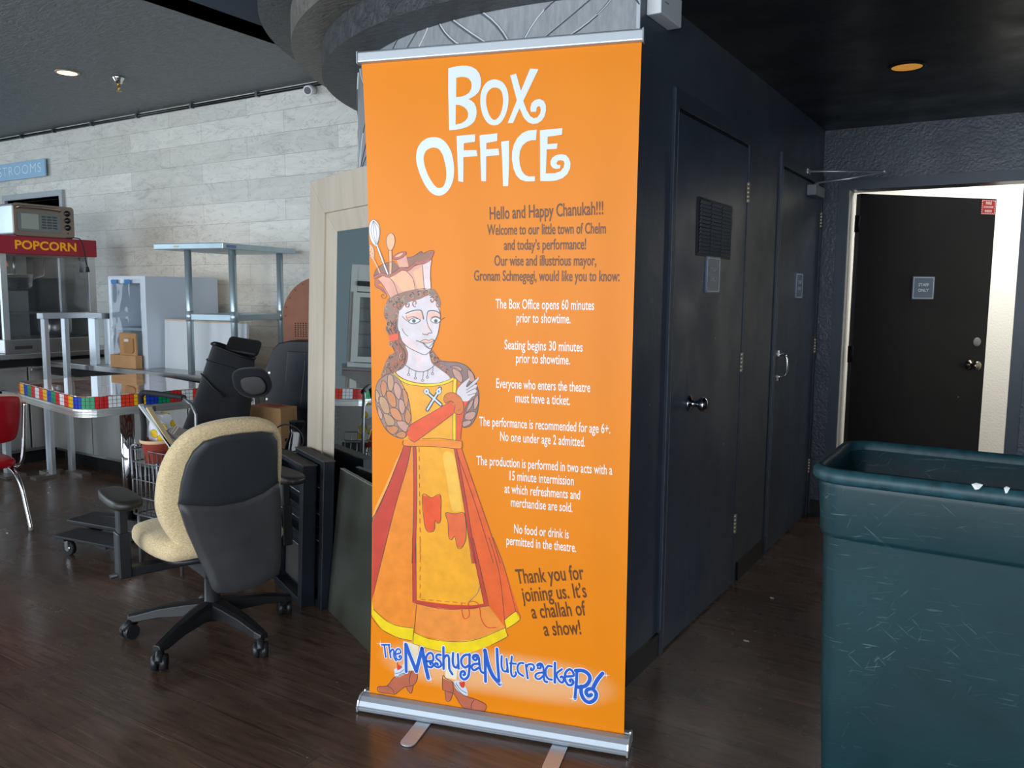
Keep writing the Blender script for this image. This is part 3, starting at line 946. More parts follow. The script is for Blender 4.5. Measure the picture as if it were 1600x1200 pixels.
ART="""3p0 0 2801 19969 134 27 146 17 144 3 144 -10 144 -35 144 -82 89 -113 47 -134 15 -131 -24 -146 -53 -111 -107 -93 -108 -59 -100 -31 101 -45 90 -84 54 -112 15 -132 -14 -131 -53 -130 -108 -94 -126 -60 -182 -42 -164 -19 -194 -1 -15 405 -19 666
4p1 0 3052 19689 138 18 144 -13 101 -52 62 -79 25 -100 -17 -114 -61 -95 -108 -66 -127 -36 -163 -7
4p1 0 3039 18934 116 -17 127 -56 91 -81 44 -102 -7 -115 -72 -96 -127 -67 -179 -31
3f0 0 4220 19579 201 -74 142 -171 65 -247 -15 -292 -89 -256 -147 -189 -184 -50 -189 85 -144 221 -74 300 10 295 95 223 141 122
4f1 0 4221 19352 149 -55 78 -151 20 -213 -41 -226 -87 -175 -134 -82 -121 95 -83 185 -48 232 27 228 106 131
3p0 0 4675 19660 181 34 144 -483 263 594 247 -33 -438 -840 107 -265 106 -167 105 -64 103 21 74 93 26 111 -29 89 -48 15 -44 -42 -16 -109 -158 2 -16 111 33 127 103 84 137 18 120 -58 60 -116 9 -145 -39 -159 -91 -124 -119 -65 -138 -10 -139 56 -123 126 -132 276 -191 -400 -162 8 271 614
3f0 0 2365 18045 204 -50 185 -152 140 -224 74 -272 26 -305 -37 -269 -110 -234 -167 -149 -205 -39 -206 84 -169 175 -150 261 -112 278 -63 275 28 272 132 215 207 116
4f1 0 2365 17748 148 -64 112 -156 74 -239 48 -272 -22 -237 -82 -168 -149 -40 -131 82 -131 175 -112 208 -82 241 -22 205 68 168 132 79
3p0 0 3066 18047 570 24 -7 -209 -340 -32 0 -200 392 -9 23 -168 -421 -17 -6 -713 -154 28
3p0 0 3766 18042 535 32 -5 -214 -325 -45 1 -179 368 8 23 -183 -393 -24 -3 -711 -144 15
3p0 0 4417 17835 240 16 5 -632 -22 -645 -157 4 -26 648
3p0 0 5480 18115 -21 -288 -131 5 -139 -36 -121 -93 -78 -151 -23 -196 27 -215 65 -167 88 -101 106 -50 191 1 -5 -138 -272 5 -158 54 -125 120 -90 201 -48 249 5 230 54 195 104 176 138 124 173 67
3p0 0 5573 18097 652 28 -8 -180 -415 -36 -4 -204 294 7 -18 -148 -294 -1 -18 -670 268 -3 153 48 90 94 32 112 -25 76 -85 29 -85 -17 -44 -63 35 -53 82 -3 -5 -91 -116 -15 -103 36 -63 83 -2 98 54 105 108 61 153 20 136 -31 93 -101 43 -140 -17 -145 -76 -143 -134 -103 -187 -60 -206 -10 -262 11
2f2 0 329 15695 124 -62 86 -147 18 -202 -39 -202 -72 -180 -101 24 -111 136 -56 204 -15 203 65 167
3s3 11 328 15657 -77 -212 22 -225 148 -295
3s3 11 328 15657 86 -214 34 -270 -2 -248
3s3 11 328 15657 186 -193 15 -225 -71 -314
3s3 11 328 15657 -3 -258 36 -226 72 -248
3S3 12 329 15695 124 -62 86 -147 18 -202 -39 -202 -72 -180 -101 24 -111 136 -56 204 -15 203 65 167
4s2 49 446 14925 171 -430 196 -453
5s3 12 483 14902 184 -385 176 -463
5s3 12 425 14891 167 -419 183 -430
2f4 0 164 14950 106 -46 69 -137 8 -181 -44 -90 -75 34 -57 102 -16 159
3S3 9 164 14950 106 -46 69 -137 8 -181 -44 -90 -75 34 -57 102 -16 159
4p5 0 174 14886 15 25 15 -25 -15 -25
4p5 0 233 14802 16 25 15 -25 -16 -25
4p5 0 202 14723 16 25 14 -25 -15 -25
4p5 0 265 14666 15 25 15 -25 -16 -25
4p5 0 191 14621 15 25 15 -25 -15 -25
4p5 0 246 14564 15 25 15 -25 -15 -25
4s4 42 303 14518 136 -227 111 -226
5s3 9 341 14518 136 -227 98 -215
4f4 0 923 15279 98 -57 43 -146 -20 -156 -88 -145 -100 0 -61 124 -18 180 46 134
5S3 12 923 15279 98 -57 43 -146 -20 -156 -88 -145 -100 0 -61 124 -18 180 46 134
4s4 76 906 14786 5 -337 -3 -384
5s3 11 963 14775 -2 -326 -23 -372
5s3 11 849 14775 12 -326 7 -373
2p5 0 310 13950 77 182 153 137 226 113 274 22 197 -158 295 22 -72 280 220 33 244 132 73 -45 314 65 -25 -199 -412 -177 -441 -201 -496 -226
4p6 0 1115 14493 321 122 84 -347 -308 -33
5f7 0 979 14516 87 112 198 78 148 10 24 -67 -99 -100 -173 -67 -124 0
5S3 12 979 14516 87 112 198 78 148 10 24 -67 -99 -100 -173 -67 -124 0
6f4 0 1066 14550 74 67 161 66 24 -34 -111 -71
3p6 0 460 13882 177 115 200 -45 200 91 248 113 197 -22 197 134 244 67 243 111 108 44 -36 -222 -25 -334 35 -357 -573 -185 -744 -121 -173 204 -123 249
4p4 0 1285 14151 197 -29 195 -212 60 -315 -406 -70 -296 292 -173 124
4p8 0 1984 14313 278 155 -49 -534 35 -335 -206 -24
4p4 0 1654 14111 317 179 47 -715 -195 -1
5s3 15 862 13941 173 -192 146 -407
5s3 15 1433 14145 220 -235 84 -360
5s3 15 1972 14313 23 -380 35 -358
5s3 15 473 13882 187 -203 247 -385
5s3 15 2274 14490 -49 -356 23 -557
5s7 68 335 13928 127 68 176 46 199 -56 200 79 249 136 221 -11 221 167 268 33 218 122 109 177
6s3 12 310 13973 152 69 176 34 200 -52 200 87 199 139 246 -15 245 167
6s3 12 334 13882 152 57 164 53 187 -51 225 84 236 131 221 -11 233 168 268 40 218 115 109 265
6s3 15 1485 14548 195 33 244 143 61 -60 181 70 169 10
6s3 12 310 13973 78 182 152 136 251 102 274 33
2f7 0 359 13859 126 1 50 -91 -76 -57 175 -90 124 -147 -75 -24 -150 136 -163 78
3s3 15 359 13859 11 -194 163 -78 150 -90 75 -68 -14 -91 -88 -35 -70 67 46 58 50 -34
1f5 0 896 13336 -174 -236 -60 -315 113 -207 -59 -212 113 -207 27 -210 170 -259 -261 -246 -147 -323 -61 -269 407 122 287 90 201 271 59 317 -55 260 -255 255 -25 418 144 393
1f5 0 2187 11698 84 80 277 -303 304 -94 138 -306 -82 -159 -305 197 -278 198 -139 126
2f9 0 1399 11884 199 84 561 -141 28 -208 83 -257 222 -149 388 -298 -444 -174 -561 4 -482 87 -314 199 230 141 144 215 30 264
3f9 0 1178 12950 144 261 423 186 529 30 220 -253 41 -307 0 -257 -69 -361 -112 -261 -139 -238 -168 -135 -281 83 -311 162 -197 204 -70 208 -70 207
2f8 0 1539 11652 339 -68 168 -151 -169 -241 -283 95 -84 155
4f8 0 1993 12549 224 56 55 -206 -84 -131 -167 -4 -112 128
4f10 0 1404 12771 198 107 281 30 83 -127 -28 -104 -168 75 -169 -29 -141 -81
4f10 0 2162 12861 166 54 193 -74 14 -89 -124 23 -139 -41 -111 -27
4f8 0 1258 12064 142 30 282 -124 169 -204 -142 -30 -254 124
5s3 18 1178 12924 -46 -444 56 -208 98 -260 169 -166 311 -148 281 -83 182 136 111 236 126 262 69 361 14 257 -83 204
5f2 0 1516 12617 170 107 210 -69 -155 -98 -141 -3
6S3 21 1516 12617 170 107 210 -69 -155 -98 -141 -3
6f11 0 1618 12632 68 64 67 -61 -68 -69
7f3 0 1652 12633 33 32 34 -31 -34 -32
5f2 0 2231 12669 152 93 180 -74 -83 -99 -139 -3
6S3 21 2231 12669 152 93 180 -74 -83 -99 -139 -3
6f11 0 2339 12645 66 63 67 -60 -67 -68
7f3 0 2372 12646 33 31 33 -30 -33 -31
6s3 27 1404 12849 170 68 169 41 168 -3 55 -97 42 -180
6s3 27 2120 12861 42 72 138 20 139 -23 110 -63
6s3 18 2120 12861 -15 -207 56 -180 83 -127 28 -64 -112 -15 -28 -53 -56 12 -70 -2 -41 38
6s3 15 1488 12721 198 42 168 -75
6s3 15 2245 12734 138 54 166 -49
6s3 15 1291 12769 112 -102 113 -63
6s3 15 1432 12785 28 -91 84 -63
6s3 15 2576 12688 124 67
6s3 15 1288 12391 84 -141 113 -89
6s3 21 1753 12037 155 -48 140 -61 111 -114 112 16 84 235
6s3 15 1880 12001 168 82 126 -35 97 46 84 -29
6s3 15 1879 11988 280 -18 196 90
6s3 15 1992 11952 83 -102 112 3 126 133
6s3 18 1174 12311 34 -39 -21 -53
5f10 0 1879 11996 169 82 126 -38 97 49 78 -29 -190 -83
4f12 0 925 13337 285 132 452 107 390 54 277 -36 138 -165 96 -229 -41 -154 -83 127 -165 203 -111 37 -279 -118 -224 -54 -254 -106 -143 -158 -142 -106 -88 -236 -200 -56 -114 181 -26 287
5s11 30 842 13000 -52 -30 -49 20 -16 50 17 42 35 13 25 -15 6 -29 -12 -18
6s13 25 776 12983 -40 20 -14 50 20 45 44 16
5s3 30 796 12711 -60 -8 -43 38 -5 58 32 37 37 0 23 -25 -3 -32 -17 -16
6s14 25 725 12721 -34 36 0 55 35 40 49 0
5s3 30 872 13177 -14 60 29 45 43 11 28 -29 6 -36 -20 -24 -23 0 -14 15
6s13 25 873 13248 26 36 40 6 34 -28 2 -47
5s11 30 988 13062 62 -49 11 -75 -40 -56 -51 -8 -37 36 0 47 26 23 26 -2
6s14 25 1045 12987 5 -65 -41 -53 -57 -3 -42 46
5s3 30 1174 13184 -68 20 -31 64 21 63 45 23 43 -17 11 -42 -15 -31 -25 -8
6s13 25 1103 13227 -22 59 20 58 52 24 50 -26
5s3 30 1198 12981 -54 41 -8 68 35 47 45 6 31 -31 0 -39 -23 -24 -22 5
6s14 25 1150 13046 -5 57 34 44 52 4 36 -39
5s11 30 1438 13267 -51 -27 -45 21 -17 49 17 39 34 13 26 -18 5 -26 -14 -18
6s13 25 1376 13253 -40 21 -11 46 20 44 40 14
5s3 30 1519 13167 11 -62 -29 -49 -45 -9 -31 28 -2 42 20 23 25 1 11 -18
6s14 25 1516 13092 -29 -39 -42 -6 -34 33 -2 49
5s3 30 1616 13504 59 -49 5 -72 -36 -52 -51 -6 -34 36 3 44 23 24 25 -3
6s13 25 1669 13432 3 -65 -40 -46 -56 -1 -39 44
5s11 30 1752 13064 -70 9 -39 57 11 64 42 35 42 -10 20 -39 -11 -33 -23 -11
6s14 25 1676 13097 -30 51 11 62 48 34 53 -15
5s3 30 1793 13500 53 29 50 -21 17 -51 -17 -44 -37 -13 -25 18 -5 28 11 21
6s13 25 1860 13516 42 -23 13 -49 -22 -46 -42 -16
5s3 30 2088 13571 42 -61 -11 -69 -45 -36 -50 12 -19 41 11 41 28 16 22 -13
6s14 25 2119 13490 -12 -59 -47 -31 -50 14 -25 54
5s11 30 2301 13450 -61 -44 -63 20 -28 59 17 56 42 21 35 -18 11 -33 -13 -25
6s13 25 2221 13422 -53 20 -22 58 23 62 50 23
5s3 30 2218 13350 64 13 47 -40 8 -59 -31 -41 -41 -3 -25 28 3 33 17 15
6s14 25 2293 13345 39 -38 2 -58 -33 -44 -53 -1
5s3 30 2453 13268 -64 -1 -38 48 3 59 36 34 38 -8 20 -30 -9 -31 -19 -13
6s13 25 2381 13288 -30 43 6 56 41 34 47 -8
5s11 30 2552 13100 -55 -36 -53 17 -22 51 14 49 36 18 30 -15 9 -31 -11 -20
6s14 25 2483 13076 -44 20 -19 51 16 52 47 21
5s3 30 879 12629 42 -72 -17 -77 -52 -35 -55 18 -19 46 14 45 32 14 26 -15
6s13 25 907 12535 -18 -65 -52 -30 -57 22 -23 60
5s3 30 1012 12485 -48 49 1 68 37 42 49 -1 25 -34 -6 -42 -23 -18 -23 7
6s14 25 970 12555 3 60 41 38 51 -5 31 -44
5s11 30 998 12798 51 59 69 -2 39 -51 -6 -63 -37 -32 -40 7 -17 34 9 29
6s13 25 1072 12847 57 -7 34 -52 -9 -65 -46 -40
5s3 30 1075 13208 45 -64 -9 -76 -49 -39 -51 10 -26 43 12 45 29 16 25 -10
6s14 25 1108 13120 -12 -62 -48 -37 -54 15 -31 57
5s3 30 1225 13150 -8 73 34 52 54 6 34 -33 0 -47 -26 -29 -28 3 -12 23
6s13 25 1234 13234 34 44 48 1 37 -39 0 -57
5s11 30 1471 13210 -2 78 42 49 54 -2 33 -38 -5 -46 -29 -27 -28 5 -11 23
6s14 25 1489 13299 39 39 51 -5 31 -44 -6 -59
5s3 30 839 12288 -40 43 3 58 32 35 40 -2 23 -31 -6 -34 -20 -16 -20 7
6s13 25 805 12350 6 47 35 32 43 -4 25 -39
5s3 30 1126 12346 -52 -58 -66 -2 -40 49 4 58 37 35 37 -8 17 -31 -6 -26
6s14 25 1054 12295 -57 4 -34 49 6 66 46 40
5s11 30 827 11943 49 27 43 -20 17 -44 -17 -40 -32 -14 -23 15 -5 26 11 19
6s13 25 888 11957 37 -20 11 -44 -17 -43 -41 -14
5s3 30 1037 11932 32 59 51 12 40 -31 3 -49 -24 -33 -31 -3 -17 23 0 24
6s14 25 1086 11986 46 9 34 -33 2 -52 -29 -41
5s3 30 869 11440 -34 62 15 64 46 30 43 -14 17 -39 -14 -38 -26 -11 -20 10
6s13 25 847 11521 15 53 46 28 46 -20 20 -49
5s11 30 1151 11533 -77 6 -43 64 12 72 47 35 48 -12 20 -41 -12 -37 -26 -12
6s14 25 1068 11565 -33 57 14 69 52 35 60 -14
5s3 30 821 11171 -61 8 -31 55 9 56 41 28 37 -12 14 -34 -11 -30 -21 -9
6s13 25 755 11200 -26 50 15 53 44 28 46 -14
5s3 30 1071 11166 -54 41 -11 71 35 51 49 7 31 -31 0 -42 -20 -25 -26 2
6s14 25 1020 11230 -5 61 38 49 51 4 40 -41
5s11 30 630 11132 57 -17 26 -54 -18 -57 -41 -20 -34 15 -12 37 15 27 21 6
6s13 25 690 11094 17 -50 -18 -51 -46 -20 -44 20
5s3 30 829 11120 41 55 52 4 37 -38 -3 -50 -29 -31 -32 4 -14 24 6 24
6s14 25 887 11168 46 1 32 -38 -4 -56 -37 -36
5s3 30 1365 11476 -69 -39 -62 25 -23 65 21 56 45 20 35 -23 8 -37 -17 -24
6s13 25 1279 11453 -51 27 -19 63 26 61 54 23
5s11 30 1323 11199 -51 16 -20 50 15 45 37 20 29 -18 8 -28 -11 -25 -18 -5
6s14 25 1272 11234 -17 44 21 43 37 17 37 -20
5s3 30 2192 11651 59 41 61 -22 25 -56 -19 -56 -40 -22 -33 20 -8 34 14 24
6s13 25 2270 11677 50 -22 20 -57 -22 -60 -51 -23
5s3 30 2406 11338 -33 51 8 60 39 30 39 -10 17 -35 -8 -32 -23 -14 -19 10
6s14 25 2381 11407 12 50 36 27 44 -12 20 -46
5s11 30 2537 11209 5 63 39 35 45 -6 22 -38 -9 -40 -24 -16 -25 7 -6 23
6s13 25 2559 11278 36 27 42 -9 19 -43 -11 -48
5s3 30 2736 11185 50 5 33 -38 -3 -50 -27 -27 -31 2 -16 25 5 27 14 10
6s14 25 2792 11172 27 -33 -5 -47 -31 -30 -38 4
5s3 30 2465 11558 3 -86 -48 -56 -58 -2 -36 46 5 52 31 30 31 -7 14 -26
6s13 25 2448 11461 -44 -45 -56 3 -36 48 5 68
5s11 30 2764 11381 3 -81 -45 -53 -55 1 -33 43 5 49 31 27 28 -7 11 -23
6s14 25 2747 11289 -41 -40 -53 3 -33 49 8 62
5s3 24 1313 11803 84 -207 -58 -265 -202 -245
5s3 24 1200 11931 112 -285 -59 -265
5s3 24 803 12526 -30 -158 114 -182
5s3 24 947 12555 -59 -185 113 -181
5s3 24 1090 12531 -59 -210 99 -103
5s3 24 885 11949 141 -259 28 -157
5s14 30 1270 11802 70 -234 -59 -265
5s14 30 1142 11851 55 -261 -30 -265
5s14 30 975 12529 -15 -210 70 -116
6p15 0 829 12172 316 73 33 -183 -322 -87
5s3 18 1395 11280 199 -125 226 -65 225 16 197 98 111 108
5s3 14 1523 11192 -24 -172
5S3 14 1459 10982 40 38 40 -35 -40 -39
5s3 14 1749 11108 -23 -185
5S3 14 1686 10885 40 38 39 -35 -40 -38
5s3 14 1989 11096 -23 -237
5S3 14 1926 10821 40 38 39 -35 -40 -39
5s3 14 2143 11149 -22 -184
5S3 14 2081 10926 40 39 39 -36 -40 -38
5s3 14 2311 11246 -22 -171
5S3 14 2250 11037 39 38 39 -35 -39 -38
3p16 0 1014 10989 343 -225 369 -91 395 -23 447 58 388 171 124 -21 126 -1140 1 -656 -1904 -115 246 470 -25 691 -254 520
4s17 80 1014 10984 171 -134 286 -108 312 -45 338 -13 364 46 278 77 193 103
5s3 15 985 10962 200 -152 285 -116 313 -40 338 -12 392 50 277 77 180 98
5s3 12 1043 11012 171 -116 257 -106 312 -57 338 -12 364 48 278 82 179 93
4s17 76 3038 10882 -26 -443 2 -1389
5s3 15 2970 10854 -5 -625 7 -1181
5s3 15 3093 10859 -21 -625 -9 -1181
3f18 0 2513 11435 332 -10 275 -9 273 -94 191 -212 82 -229 110 -356 2 -310 -80 -419 -190 -297 -219 -38 26 419 136 423 -248 482 -247 172 -221 148
3f19 0 928 11013 -232 -89 -234 -169 -120 -272 -18 -324 69 -373 144 -317 202 -286 318 -170 289 -10 145 223 87 299 -12 320 -70 368 -112 287 -170 285 -143 153
4f13 0 812 10955 144 -48 41 -210 -74 -243 -115 48 -41 239
5S3 17 812 10955 144 -48 41 -210 -74 -243 -115 48 -41 239
4f20 0 1041 10725 143 -101 70 -182 -73 -243 -129 101 -70 236
5S3 17 1041 10725 143 -101 70 -182 -73 -243 -129 101 -70 236
4f21 0 607 10761 130 -102 -2 -213 -103 -192 -86 184 -13 186
5S3 17 607 10761 130 -102 -2 -213 -103 -192 -86 184 -13 186
4f21 0 735 10406 159 20 144 -154 26 -292 -173 -9 -129 209
5S3 17 735 10406 159 20 144 -154 26 -292 -173 -9 -129 209
4f13 0 456 10219 205 10 143 -235 27 -240 -175 -9 -144 208
5S3 17 456 10219 205 10 143 -235 27 -240 -175 -9 -144 208
4f20 0 1181 10199 143 -47 56 -210 -87 -191 -128 154
5S3 17 1181 10199 143 -47 56 -210 -87 -191 -128 154
4f21 0 861 9903 232 -2 142 -180 28 -186 -202 16 -172 152
5S3 17 861 9903 232 -2 142 -180 28 -186 -202 16 -172 152
4f21 0 1298 10523 142 -100 42 -263 -73 -217 -84 262
5S3 17 1298 10523 142 -100 42 -263 -73 -217 -84 262
4f13 0 627 9717 232 -42 158 -180 -73 -138 -204 15
5S3 17 627 9717 232 -42 158 -180 -73 -138 -204 15
4f20 0 1090 9499 288 16 142 -153 -115 -167 -201 96
5S3 17 1090 9499 288 16 142 -153 -115 -167 -201 96
4f21 0 1438 9918 127 -153 -15 -241 -115 -87 -71 237
5S3 17 1438 9918 127 -153 -15 -241 -115 -87 -71 237
4f21 0 711 9317 320 45 115 -102 -175 -171 -174 71
5S3 17 711 9317 320 45 115 -102 -175 -171 -174 71
4f13 0 356 10456 130 -182 -61 -244 -86 157
5S3 17 356 10456 130 -182 -61 -244 -86 157
4f20 0 424 9949 159 -262 -46 -164 -115 183
5S3 17 424 9949 159 -262 -46 -164 -115 183
4f21 0 1058 9094 203 119 143 -72 -58 -138 -202 2
5S3 17 1058 9094 203 119 143 -72 -58 -138 -202 2
4f20 0 2983 11243 165 -46 123 -228 -40 -157 -165 123 -110 178
5S3 17 2983 11243 165 -46 123 -228 -40 -157 -165 123 -110 178
4f20 0 2873 11278 247 22 137 -86 -82 -67 -192 96
5S3 17 2873 11278 247 22 137 -86 -82 -67 -192 96
4f20 0 3448 11208 163 -123 42 -204 -150 -32 -55 178
5S3 17 3448 11208 163 -123 42 -204 -150 -32 -55 178
4f20 0 3614 10311 -53 -210 -164 -190 81 264
5S3 17 3614 10311 -53 -210 -164 -190 81 264
4f20 0 3749 10446 15 -258 -121 -187 -2 285
5S3 17 3749 10446 15 -258 -121 -187 -2 285
4f20 0 3370 9857 191 88 137 -45 -109 -188 -218 -12
5S3 17 3370 9857 191 88 137 -45 -109 -188 -218 -12
4f20 0 3288 9618 220 64 27 -103 -219 -117
5S3 17 3288 9618 220 64 27 -103 -219 -117
4S3 18 928 11013 -232 -89 -234 -169 -120 -272 -18 -324 69 -373 144 -317 202 -286 318 -170 289 -10 145 223 87 299 -12 320 -70 368 -112 287 -170 285 -143 153
4s3 18 2513 11435 332 -10 275 -9 273 -94 191 -212 82 -229 110 -356 2 -310 -80 -419 -190 -297 -219 -52
5p15 0 3162 10784 -68 -289 -11 -1441 124 8 81 608 81 421 123 214 -205 -9
6s3 12 3492 10279 -122 -240 -82 -369 -54 -370 -13 -237
8p15 0 1419 9102 130 315 1380 823 97 -165 -14 -210 -1236 -916 -115 -47
9s3 15 1419 9102 116 301 697 422 697 415
9s3 15 2999 9864 -599 -453 -624 -462 -115 -47 -200 122
7f9 0 3094 10443 27 183 137 161 218 177 14 -64 -95 -159 54 -49 298 295 27 -50 -107 -159 67 -23 -53 -131 41 -50 -54 -80 -14 -52 -81 -55 -122 -123 -192 -9 -110 86
8s3 15 3395 10690 352 284
8s3 15 3395 10586 312 220
8s3 15 3395 10508 286 155
8s3 15 3450 10433 218 74
8s3 15 3080 10495 41 131 137 161 218 177
9f22 0 2735 10427 138 64 166 -11 165 -110 97 -178 14 -207 -82 -122 -138 -20 -83 74 28 158 -56 128 -110 34 -139 -71 -61 75 6 105
10S3 15 2735 10427 138 64 166 -11 165 -110 97 -178 14 -207 -82 -122 -138 -20 -83 74 28 158 -56 128 -110 34 -139 -71 -61 75 6 105
10p5 0 2785 10312 19 19 20 -17 -20 -20
10p5 0 2840 10419 20 19 19 -17 -19 -20
10p5 0 2951 10385 19 19 20 -18 -20 -19
10p5 0 3131 9975 19 20 19 -18 -19 -19
10p5 0 3186 9991 19 19 19 -17 -19 -19
10p5 0 2730 10349 19 19 19 -18 -19 -19
5s3 127 2119 9925 170 272 196 298 56 107
6s23 57 2119 9925 170 272 196 298 56 107
5s3 127 2568 10105 -195 149 -252 199
6s23 57 2568 10105 -195 149 -252 199
5f3 0 1986 10486 107 115 106 -105 -107 -116
6f23 0 2002 10487 91 99 90 -91 -91 -99
7f11 0 2064 10490 29 38 28 -36 -28 -38
5f3 0 2393 10504 106 114 106 -105 -106 -115
6f23 0 2409 10505 90 98 89 -91 -89 -98
7f11 0 2471 10507 28 38 28 -35 -28 -38
6p24 0 1317 8934 1945 105 -27 -244 -556 -3 -1334 -31
7s3 15 3262 9026 -722 35 -593 -48
7s3 15 1317 8934 28 -173 828 31 506 0 556 3 27 231
1p25 0 1326 8749 -281 -494 -418 -904 -362 -693 -111 -287 -1 -167 351 641 598 1360
2p26 0 1326 8749 241 -1 -147 -684 -415 -1287 -519 -1884 -372 -40 39 1351 231 465 421 860
1p24 0 1568 8764 85 -10 22 -1539 -68 -2204 -1121 -118 519 1884
3p26 0 1636 8753 103 6 23 -1537 -67 -2201 -111 -12 68 2204
1p16 0 1739 8759 1268 27 308 -1439 285 -2125 -1905 -201 67 2201
3p26 0 3007 8770 83 5 337 -1739 284 -1802 -100 -11 -267 1752
1p27 0 3090 8775 166 11 501 -1403 390 -1084 334 -984 -770 -81 -284 1802
2f28 0 2644 8577 335 22 168 -732 114 -899 -112 -117 -223 35 -169 952
5s3 14 1326 8749 -521 -1220 -421 -860 -231 -465
5s3 14 3256 8786 501 -1403 390 -1084 334 -984
5s3 14 3118 8608 530 -1394 615 -1922
5s3 14 1739 8759 23 -1537 -67 -2201
5s3 14 3007 8770 320 -1743 262 -1806
5s3 14 1636 8753 16 -1540 -68 -2204
5s3 14 1567 8748 -147 -684 -415 -1287 -519 -1884
5s3 14 3090 8775 337 -1739 295 -1801
5s3 14 1326 8749 -224 -544 -598 -1360 -351 -558
6p15 0 1951 7237 297 -57 295 116 22 -549 -12 -272 -90 -89 -91 73 -24 -274 -102 -92 -144 14 -96 264
7S3 15 1951 7237 297 -57 295 116 22 -549 -12 -272 -90 -89 -91 73 -24 -274 -102 -92 -144 14 -96 264
6p29 0 2729 6745 309 0 290 52 73 -407 -15 -432 -122 -256 -140 -14 -96 343 -102 -118 -101 99 -23 431
7S3 15 2729 6745 309 0 290 52 73 -407 -15 -432 -122 -256 -140 -14 -96 343 -102 -118 -101 99 -23 431
6s26 21 1836 8738 5 -149
6s26 21 1841 8460 5 -150
6s26 21 1840 8180 5 -151
6s26 21 1845 7900 5 -151
6s26 21 1844 7619 10 -151
6s26 21 1848 7338 5 -152
6s26 21 1853 7056 5 -152
6s26 21 1852 6772 11 -151
6s26 21 1857 6489 5 -153
6s26 21 1861 6205 6 -153
6s26 21 1860 5920 6 -153
6s26 21 1865 5634 5 -153
6s26 21 1864 5348 11 -154
1p24 0 724 5756 910 87 -29 -2066 131 -79 -102 -867 -599 18 -873 498 39 454
1p26 0 120 5697 591 57 -510 -1953 -138 -177
1p30 0 1736 3698 1136 -18 1231 243 562 -634 -775 -473 -889 -214 -1302 110
1p27 0 4121 6082 123 12 375 -925 470 -1308 -487 -335
2p27 0 3656 6038 489 47 322 -1174 178 -1380 20 -193 -531 589
2p16 0 1713 5851 1818 175 447 -2087 -1106 -103 -1135 -12
3p26 0 1602 5840 124 12 4 -2028 -125 -78
3p26 0 1605 3840 751 -35 516 12 699 60 450 116 82 -70 -469 -149 -762 -94 -646 -16 -522 49
3p26 0 3512 6024 113 11 478 -2081 -125 -27
2p17 0 63 3624 133 -305 437 -298 402 -128 599 2 -68 -423 -533 37 -538 186 -418 417
2p17 0 1633 2767 526 -152 842 19 763 178 901 477 64 -268 -525 -348 -628 -305 -703 -129 -649 36 -659 114
2p17 0 4632 3530 366 320 136 -226 -224 -212 -201 -148
4s3 14 196 3319 437 -298 402 -128 599 2
4s3 14 1633 2767 526 -152 842 19 763 178 901 477
4s3 14 4632 3530 366 320 136 -226 -425 -360
4s3 14 1565 2389 659 -114 649 -36
4s3 14 4204 2673 525 348 -64 268 -198 1622 -346 1171
4s3 14 1736 3698 -137 -1305
4s3 14 711 5754 -510 -1953
4s3 14 1726 5852 4 -2028
4s3 14 1602 5840 3 -2094
4s3 14 1605 3746 621 -82 646 4 699 129 563 130
4s3 14 4134 3927 -509 2108
4s3 14 3531 6026 447 -2056
4s3 14 4244 6094 375 -925 379 -1319
4s3 14 1566 2472 -533 37 -538 186 -418 417
4s26 21 1869 5804 -14 -162
4s26 21 1868 5519 -14 -162
4s26 21 1867 5234 -14 -163
4s26 21 1865 4947 -13 -163
4s26 21 1864 4660 -13 -164
4s26 21 1863 4373 -13 -165
4s26 21 1862 4084 -13 -164
4s26 19 1868 3872 170 7
4s26 19 2142 3885 169 8
4s26 19 2415 3893 168 8
4s26 19 2686 3907 166 7
4s26 19 2955 3920 166 8
4s26 19 3222 3928 165 7
5s31 25 3254 3944 33 -399 95 -112 127 140 -33 367 157 80 189 -100 65 -423 189 -254 311 22
5s11 18 3850 4537 -93 -256 -250 -276
1p32 0 1255 2414 553 -32 -57 -460 -112 -470 -195 -2 -166 191
1p32 0 2706 2242 456 63 -79 -918 -377 23
2p33 0 354 732 328 91 257 323 421 238 279 95 96 -40 13 -212 -139 -236 -57 -278 -111 36 -83 150 -197 -112 -193 -206 -175 -13 -398 -7
3S3 18 354 732 328 91 257 323 421 238 279 95 96 -40 13 -212 -139 -236 -307 -114 -334 -296 -175 -13 -398 -7
3s3 18 682 823 169 -83 97 -162
3s3 18 1555 1453 -84 -268 13 -200
3s3 18 1609 991 -71 -275 -97 33 -83 136
3f23 0 941 1430 169 79 168 132 41 -182 41 -102 -196 -137 -191 -55 -19 132
4s11 24 973 1273 192 82 168 159
4s11 24 973 1178 191 69 196 124
4f31 0 1041 1687 55 -99 126 -36 -85 -106 -84 -26 -13 106
2p33 0 2625 1358 324 -58 81 -199 429 -212 213 -32 371 -126 1 -184 -131 -61 -506 -2 -188 116 -162 240 -94 91 -94 -254 -136 -21 -40 313 -82 68
3S3 18 2625 1464 108 -90 216 -74 269 -303 241 -108 213 -32 371 -126 1 -184 -131 -61 -506 -2 -188 116 -162 240 -94 91 -270 38 -82 68
3s3 18 2949 1300 27 -208 -13 -161 -94 -254 -136 -21 -40 313
3s3 18 3673 817 -93 -160 1 -145
3f23 0 3003 1308 134 87 161 -69 134 -190 27 -207 -187 37 -188 116
4s11 24 3057 1290 161 -187 214 -99
4f31 0 3177 1335 94 14 80 38 1 -184 -80 -39 -68 69
6s34 110 496 2177 282 44
7s35 61 496 2177 282 44
6s34 110 595 2177 44 -390
7s35 61 595 2177 44 -390
6s34 110 750 2211 67 -421
7s35 61 750 2211 67 -421
